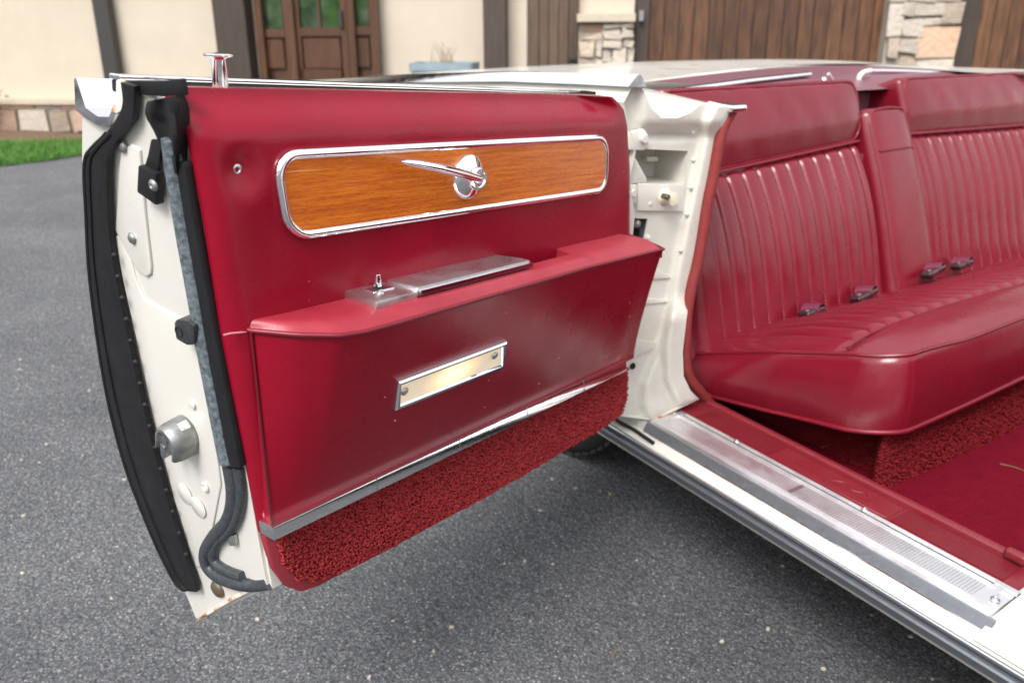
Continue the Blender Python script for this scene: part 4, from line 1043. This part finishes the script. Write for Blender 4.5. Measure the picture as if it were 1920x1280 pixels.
# ================================================================== THE HOUSE
up_c = -np.array([25.0, -4360.0, -1600.0]); up_c = up_c/np.linalg.norm(up_c)
ri_c = np.array([1.0, 0, 0]); ri_c = ri_c-up_c*(ri_c@up_c); ri_c /= np.linalg.norm(ri_c)
bk_c = np.cross(ri_c, up_c)                    # towards the camera
psi = math.radians(7); r2 = ri_c*math.cos(psi)+bk_c*math.sin(psi); b2 = np.cross(r2, up_c)
HR, HU, HN = R@r2, R@up_c, R@b2
H0 = P(70, 243, 'z', 0)
HM = Matrix(((HR[0], -HN[0], HU[0], H0[0]), (HR[1], -HN[1], HU[1], H0[1]), (HR[2], -HN[2], HU[2], H0[2]), (0, 0, 0, 1)))
def H(x, y, dep=0.0):
    q = hit(x, y, H0-HN*dep, HN)-H0; return q@HR, q@HU
house = empty('house', Vector((0, 0, 0)), 'cream stucco house with brown timber doors and stone pillars behind the car', 'house')
house.matrix_world = HM; PINV[house.name] = IDENT
STUCCO = mat('stucco', (.565, .49, .395), .85, var=(2.5, .8, (.50, .43, .345)), bump=(90, .3, .004))
CAPST = mat('stone_cap', (.52, .45, .35), .8, var=(14, .6, (.42, .36, .28)), bump=(40, .5, .01))
STONE = mat('field_stone', (.46, .37, .28), .85, var=(9, .8, (.30, .25, .21)), bump=(30, .7, .02), per_obj=.35)
STONEB = mat('pale_stone', (.50, .435, .355), .85, var=(11, .7, (.45, .40, .35)), bump=(30, .7, .02), per_obj=.22)
STONER = mat('red_stone', (.36, .22, .16), .85, var=(9, .8, (.44, .33, .26)), bump=(30, .7, .02), per_obj=.25)
MORTAR = mat('mortar', (.36, .32, .27), .95, bump=(60, .5, .01))
TIMBER = mat('dark_timber', (.045, .031, .025), .6, var=(6, .7, (.075, .052, .038), (6, 6, .7)), bump=(30, .4, .004, 'noise', (6, 6, .6)), per_obj=.15)
PLANK = mat('garage_plank', (.048, .024, .015), .5, var=(7, .95, (.17, .072, .028), (5, 5, .55)), bump=(22, .4, .004, 'noise', (8, 8, .6)), per_obj=.3)
PLANKG = mat('grey_brown_plank', (.075, .047, .031), .6, var=(7, .9, (.125, .08, .05), (5, 5, .55)), per_obj=.2)
DOORW = mat('door_timber', (.062, .026, .013), .42, var=(8, .8, (.11, .048, .022), (5, 5, .6)), per_obj=.12)
PIPE = mat('downpipe_paint', (.045, .042, .040), .45)
GLASS = mat('door_glass', (.012, .03, .012), .06, var=(5, .9, (.05, .10, .03)), coat=.6)  # green of reflected foliage painted into the pane colour
IRON = mat('iron', (.03, .03, .03), .5)
def hb(name, px, dep0, dep1, material, parent, bev=.006):
    """box on the facade from a photo rectangle (x0,y0,x1,y1); y0=None runs up to the eaves, y1=None down to the ground"""
    x0, y0, x1, y1 = px
    ym = 60
    a = H(x0, y0 if y0 is not None else ym, -dep0)[0]; b = H(x1, y0 if y0 is not None else ym, -dep0)[0]
    z1 = 3.0 if y0 is None else H((x0+x1)/2, y0, -dep0)[1]; z0 = -.35 if y1 is None else H((x0+x1)/2, y1, -dep0)[1]
    return box(name, (a, -dep0, z0), (b, -dep1, z1), material, parent, bev)
wl_ = box('wall', (-9, .0, -.5), (13, .3, 3.3), STUCCO, house)
rf = box('roof', (-9.4, -.7, 3.2), (13.4, 6, 3.32), TIMBER, house)
hb('downpipe', (181, None, 208, None), .12, .03, PIPE, house, .02)
hb('timber_post', (403, None, 462, None), .22, .0, TIMBER, house)
hb('corner_trim', (462, None, 488, None), .05, .0, STUCCO, house)
# entrance
ent = hb('entrance', (486, None, 706, None), .06, .0, DOORW, house)
def eb(name, px, d0, d1, material, bev=.006): return hb(name, px, d0, d1, material, ent, bev)
eb('door_jamb', (480, None, 493, None), .14, .06, DOORW); eb('door_jamb', (534, None, 552, None), .14, .06, DOORW)
eb('door_jamb', (652, None, 665, None), .14, .06, DOORW); eb('door_jamb', (694, None, 708, None), .14, .06, DOORW)
eb('stile', (553, None, 563, None), .10, .06, DOORW); eb('stile', (640, None, 651, None), .10, .06, DOORW)
eb('rail', (563, 52, 640, 68), .10, .06, DOORW); eb('rail', (494, 55, 533, 70), .10, .06, DOORW); eb('rail', (666, 50, 693, 66), .10, .06, DOORW)
eb('raised_panel', (568, 72, 636, 128), .085, .06, DOORW, .01); eb('raised_panel', (498, 74, 530, 128), .085, .06, DOORW, .01); eb('raised_panel', (668, 72, 691, 126), .085, .06, DOORW, .01)
eb('rail', (563, 130, 640, 150), .10, .06, DOORW)
eb('pane', (563, None, 598, 52), .07, .06, GLASS, 0); eb('pane', (602, None, 640, 52), .07, .06, GLASS, 0)
eb('pane', (495, None, 532, 55), .07, .06, GLASS, 0); eb('pane', (666, None, 693, 50), .07, .06, GLASS, 0)
eb('muntin', (597.5, None, 602.5, 52), .09, .06, DOORW)
eb('door_handle', (634, 20, 640, 52), .13, .10, IRON)
hb('timber_post', (906, None, 947, None), .25, .0, TIMBER, house)
hb('corner_trim', (950, None, 988, None), .06, .0, STUCCO, house)
def planks(name, xa, xb, n, material, dep, label=None):
    gd = hb(name, (xa, None, xb, None), dep, .0, TIMBER, house)
    if label: gd['label'] = label
    for k in range(n):
        a, b = lerp(xa, xb, k/n), lerp(xa, xb, (k+1)/n)
        hb('plank', (a+.8, None, b-.8, None), dep+.03+random.uniform(-.004, .004), dep, material, gd, .005)
    return gd
planks('side_door', 992, 1084, 5, PLANKG, .02)
hb('hinge_strap', (1066, 108, 1084, 114), .07, .05, IRON, house, .002)
planks('garage_door', 1216, 1662, 16, PLANK, .03, 'wide brown plank garage door')
planks('garage_door', 1832, 2280, 16, PLANK, .03, 'brown plank garage door at the right edge of the photo')
hb('door_post', (1190, None, 1216, None), .12, .0, TIMBER, house); hb('door_post', (1790, None, 1832, None), .10, .0, TIMBER, house)
hb('post_bracket', (1199, 20, 1207, 40), .18, .12, ZINC, house, .004)
def stone(px, dep, parent, material):
    x0, y0, x1, y1 = px; a, z1 = H(x0, y0, -dep); b, z0 = H(x1, y1, -dep)
    bm = bmesh.new(); box_bm(bm, (a+.006, -dep-random.uniform(.015, .05), z0+.006), (b-.006, -dep+.03, z1-.006))
    for vv in bm.verts: vv.co += Vector((random.uniform(-.012, .012), random.uniform(-.008, .008), random.uniform(-.012, .012)))
    bevel_all(bm, .016, 1)
    return bm_obj('stone', bm, material, parent, True, 35)
def stone_rows(x0, x1, ys, parent, dep, mats, wmin, wmax):
    for y0, y1 in zip(ys[:-1], ys[1:]):
        x = x0
        while x < x1-2:
            w = min(random.uniform(wmin, wmax), x1-x)
            if x1-(x+w) < wmin*.6: w = x1-x
            stone((x, y0, x+w, y1), dep, parent, random.choice(mats)); x += w
sp1 = hb('stone_pillar', (1086, 42, 1188, None), .20, .0, MORTAR, house); sp1['label'] = 'low stone pillar base with a cap, beside the small plank door'
hb('stone_cap', (1082, 26, 1192, 41), .27, .0, CAPST, sp1, .02); hb('pillar_stucco', (1098, None, 1188, 26), .16, .0, STUCCO, sp1)
stone_rows(1086, 1130, [42, 61, 76, 108, 142], sp1, .20, [STONE, STONEB, STONEB, STONER], 18, 44)
stone_rows(1130, 1188, [42, 55, 74, 90, 120, 142], sp1, .20, [STONEB, STONEB, STONE, STONEB], 16, 38)
sp2 = hb('stone_pillar', (1662, None, 1790, None), .20, .0, MORTAR, house); sp2['label'] = 'tall pale stone pillar between the two garage doors'
k_ = 640/1905
def cs(a, b, c_, d_): return (1280+a*k_, b*k_, 1280+c_*k_, d_*k_)
for q, mt_ in (((1160, -90, 1250, 12), STONEB), ((1255, -70, 1400, 12), STONE), ((1405, -80, 1550, 6), STONEB), ((1152, 15, 1215, 205), STONEB), ((1218, 15, 1274, 98), STONEB), ((1278, 12, 1452, 98), STONEB), ((1456, 8, 1548, 138), STONE),
               ((1219, 101, 1330, 205), STONEB), ((1333, 101, 1452, 142), STONEB), ((1306, 146, 1520, 322), STONER), ((1136, 208, 1200, 325), STONE), ((1203, 208, 1303, 300), STONEB), ((1203, 303, 1303, 380), STONE), ((1306, 325, 1510, 400), STONEB)):
    stone(cs(*q), .20, sp2, mt_)
sp2.data.materials[0] = MORTAR
STONETAN = mat('tan_stone', (.55, .36, .24), .85, var=(9, .6, (.60, .44, .32)), bump=(30, .6, .02))
for ch in sp2.children:
    if ch.data.materials and ch.data.materials[0] == STONER: ch.data.materials[0] = STONETAN
# stone plinth of the left wing with its ledge
pb_ = hb('stone_plinth', (-700, 194, 420, None), .10, .0, MORTAR, house)
hb('plinth_ledge', (-700, 186, 420, 195), .15, .0, CAPST, pb_, .01)
stone_rows(-260, 420, [195, 206, 246], pb_, .10, [STONE, STONETAN, STONEB, STONER, STONE], 34, 90)

# planter tub with dry stems
TUBM = mat('planter_zinc', (.21, .27, .30), .6, .2, var=(12, .7, (.30, .38, .42)), bump=(25, .3, .005))
def hw(x, y, z): return np.array(HM @ Vector((x, y, z)))
a, zt = H(766, 119, -.9); b, _ = H(884, 119, -.9)
tub = empty('planter', Vector(hw((a+b)/2, -.72, 0)*np.array([1, 1, 0])), 'blue grey metal planter with dry stems in front of the stucco wall', 'planter')
rg = []
for t, s_ in ((0, .86), (.9, .98), (.9, 1.03), (1, 1.03), (1, .93), (.93, .92), (.92, .2)):
    z = lerp(zt-.55, zt, t); cx_, hx, hy = (a+b)/2, (b-a)/2*s_, .17*s_
    rg.append([hw(cx_+p[0], -.72+p[1], z) for p in round_rect(-hx, hx, -hy, hy, .04, 3)])
v, f = loft(rg); mesh_obj('tub', v, f, TUBM, tub, angle=35)
TWIG = mat('dry_stem', (.22, .15, .10), .9)
bm = bmesh.new()
for k in range(16):
    x = lerp(a+.1, b-.1, random.random()); le = random.uniform(.05, .2); q = hw(x, -.72+random.uniform(-.1, .1), zt-.04)
    dx = random.uniform(-.5, .5); pth_ = [q+HU*le*t+HR*dx*le*t*t for t in np.linspace(0, 1, 5)]
    add(bm, *tube_data(pth_, lambda t: .004*(1-.7*t), 4))
ob = bm_obj('dry_stems', bm, TWIG, tub)
# grass verge and mulch bed in front of the left wing
GR = mat('grass', (.075, .20, .03), .8, var=(5, .8, (.12, .25, .045)))
MUL = mat('mulch', (.13, .075, .05), .95, var=(25, .8, (.24, .15, .10)), bump=(30, 1, .04))
ga, gb, gc, gd_ = P(-900, 372, 'z', 0), P(420, 272, 'z', 0), P(420, 258, 'z', 0), P(-900, 258, 'z', 0)
def ground_sheet(name, q, z, material):
    return tag(mesh_obj(name, [(p[0], p[1], z) for p in q], [tuple(range(len(q)))], material, None, False), kind='structure')
edge = [P(x, y, 'z', 0) for x, y in ((-700, 392), (-300, 350), (0, 313), (80, 304), (150, 293), (300, 276), (420, 262))]
back = [P(x, y, 'z', 0) for x, y in ((420, 250), (300, 258), (150, 266), (80, 268), (0, 269), (-300, 268), (-700, 268))]
ground_sheet('lawn', edge+back, .006, mat('lawn_soil', (.05, .11, .02), .95, var=(20, .7, (.08, .16, .03)), bump=(60, 1, .02)))
bk2 = [P(x, y, 'z', 0) for x, y in ((-700, 225), (0, 228), (150, 228), (420, 228))]
ground_sheet('mulch_bed', back+bk2, .004, MUL)
V = []; Fc = []
poly = [(p[0], p[1]) for p in edge+back]
xs_, ys_ = [p[0] for p in poly], [p[1] for p in poly]; cnt = 0
cpx = [P(x, y, 'z', 0) for x, y in ((-30, 320), (230, 320), (230, 255), (-30, 255))]
bx0, bx1 = min(p[0] for p in cpx), max(p[0] for p in cpx); by0, by1 = min(p[1] for p in cpx), max(p[1] for p in cpx)
while cnt < 26000:
    x, y = random.uniform(bx0-.3, bx1+.2), random.uniform(by0-1.0, by1+.3)
    if not inside(x, y, poly):
        cnt += .2; continue
    cnt += 1; h = random.uniform(.025, .06); a = random.uniform(0, 6.28); wd = .004; lx, ly = random.gauss(0, .03), random.gauss(0, .03); o = len(V)
    V += [(x-wd*math.cos(a), y-wd*math.sin(a), .004), (x+wd*math.cos(a), y+wd*math.sin(a), .004), (x+lx, y+ly, h)]; Fc.append((o, o+1, o+2))
tag(mesh_obj('grass', V, Fc, GR, None, False, recalc=False), kind='stuff')
# shrub sprig at the plinth, left edge
LEAF = mat('shrub_leaf', (.06, .09, .025), .6, per_obj=.0, var=(20, .8, (.14, .12, .05)))
sh = P(-25, 243, 'z', 0); shrub = empty('shrub', Vector(sh), 'small straggly shrub against the stone plinth at the left edge', 'shrub')
bm = bmesh.new(); V = []; Fc = []
for k in range(14):
    le = random.uniform(.2, .42); dv = np.array([random.gauss(0, .35), random.gauss(0, .35), 1.0]); dv /= np.linalg.norm(dv); pth_ = [sh+dv*le*t for t in np.linspace(0, 1, 4)]
    add(bm, *tube_data(pth_, .005, 4))
    for j in range(34):
        c = sh+dv*le*random.uniform(.25, 1.05)+rng.normal(0, .035, 3); t1, t2 = rng.normal(size=3), rng.normal(size=3); t1 /= np.linalg.norm(t1); t2 /= np.linalg.norm(t2); o = len(V)
        V += [c-t1*.022, c+t2*.010, c+t1*.022, c-t2*.010]; Fc.append((o, o+1, o+2, o+3))
bm_obj('stems', bm, TWIG, shrub); mesh_obj('foliage', V, Fc, LEAF, shrub, False, recalc=False)['kind'] = 'stuff'

# far-off wood on the other side of the driveway (seen in the door glass and the chrome)
WOODM = mat('woodland_leaf', (.035, .06, .016), .8, var=(.5, .8, (.07, .10, .025)))
V = []; Fc = []
for k in range(5200):
    a = math.radians(random.uniform(-150, 35)); r = random.uniform(19, 26); top = 7.0+1.6*math.sin(a*5)+1.2*math.sin(a*13+1)
    c = np.array([r*math.cos(a), r*math.sin(a), top*random.random()**.8+.3]); t1, t2 = rng.normal(size=3), rng.normal(size=3)
    t1 /= np.linalg.norm(t1); t2 -= t1*(t1@t2); t2 /= np.linalg.norm(t2); q = random.uniform(.25, .62); o = len(V)
    V += [c-t1*q, c+t2*q*.7, c+t1*q, c-t2*q*.7]; Fc.append((o, o+1, o+2, o+3))
tag(mesh_obj('woodland', V, Fc, WOODM, None, False, recalc=False), kind='stuff')

# ================================================================== litter on the driveway and on the carpet
STRAW = mat('straw', (.26, .17, .08), .85); LEAFY = mat('yellow_petal', (.42, .40, .12), .7); PALE = mat('pale_chip', (.5, .46, .40), .8)
def litter(name, q, label, cat, yaw, L, material, wd=.0012, group=None):
    dv = np.array([math.cos(yaw), math.sin(yaw), 0]); q = np.array(q)
    pth_ = [q+dv*L*(t-.5)+np.array([-dv[1], dv[0], 0])*L*.12*math.sin(3*t)+np.array([0, 0, wd]) for t in np.linspace(0, 1, 7)]
    v, f = tube_data(pth_, lambda t: wd*(1-.5*t), 5); return tag(mesh_obj(name, v, f, material), label, cat, group)
litter('straw', P(1158, 1222, 'z', 0), 'short straw lying on the asphalt at the bottom centre', 'straw', 1.9, .04, STRAW)
litter('straw', P(1905, 880, 'z', .283), 'pale curved straw lying on the red floor carpet', 'straw', .2, .06, STRAW, .001)
litter('straw', P(1552, 838, 'y', 1.447), 'thin straw caught on the carpet below the seat front', 'straw', 1.2, .03, STRAW, .0008)
def chip(q, r, material, label, cat, group=None):
    n = 7; ph = [random.uniform(.7, 1.2) for _ in range(n)]; q = np.array(q)
    v = [q+np.array([r*ph[k]*math.cos(6.283*k/n), r*ph[k]*math.sin(6.283*k/n), .001]) for k in range(n)]+[q+np.array([r*ph[k]*.7*math.cos(6.283*k/n), r*ph[k]*.7*math.sin(6.283*k/n), .001+r*.5]) for k in range(n)]
    f = [(k, (k+1) % n, n+(k+1) % n, n+k) for k in range(n)]+[tuple(range(n, 2*n))]
    return tag(mesh_obj('pebble' if cat == 'pebble' else 'petal', v, f, material), label, cat, group)
bm = bmesh.new()
for k in range(420):
    q = np.array([random.uniform(-3.2, 0), random.uniform(-.6, 1.6), .0]); r = random.choice((.0012, .0016, .002, .0028, .004)); M = Matrix.Translation(q) @ Matrix.Rotation(random.uniform(0, 3), 4, 'Z')
    box_bm(bm, (-r, -r*.7, 0), (r, r*.7, r*.8), M)
bevel_all(bm, .0005, 1)
tag(bm_obj('loose_grit', bm, PALE, None, True), None, None, None, 'stuff')
chip(P(1145, 926, 'z', 0), .005, LEAFY, 'yellow green petal on the asphalt below the sill', 'petal')
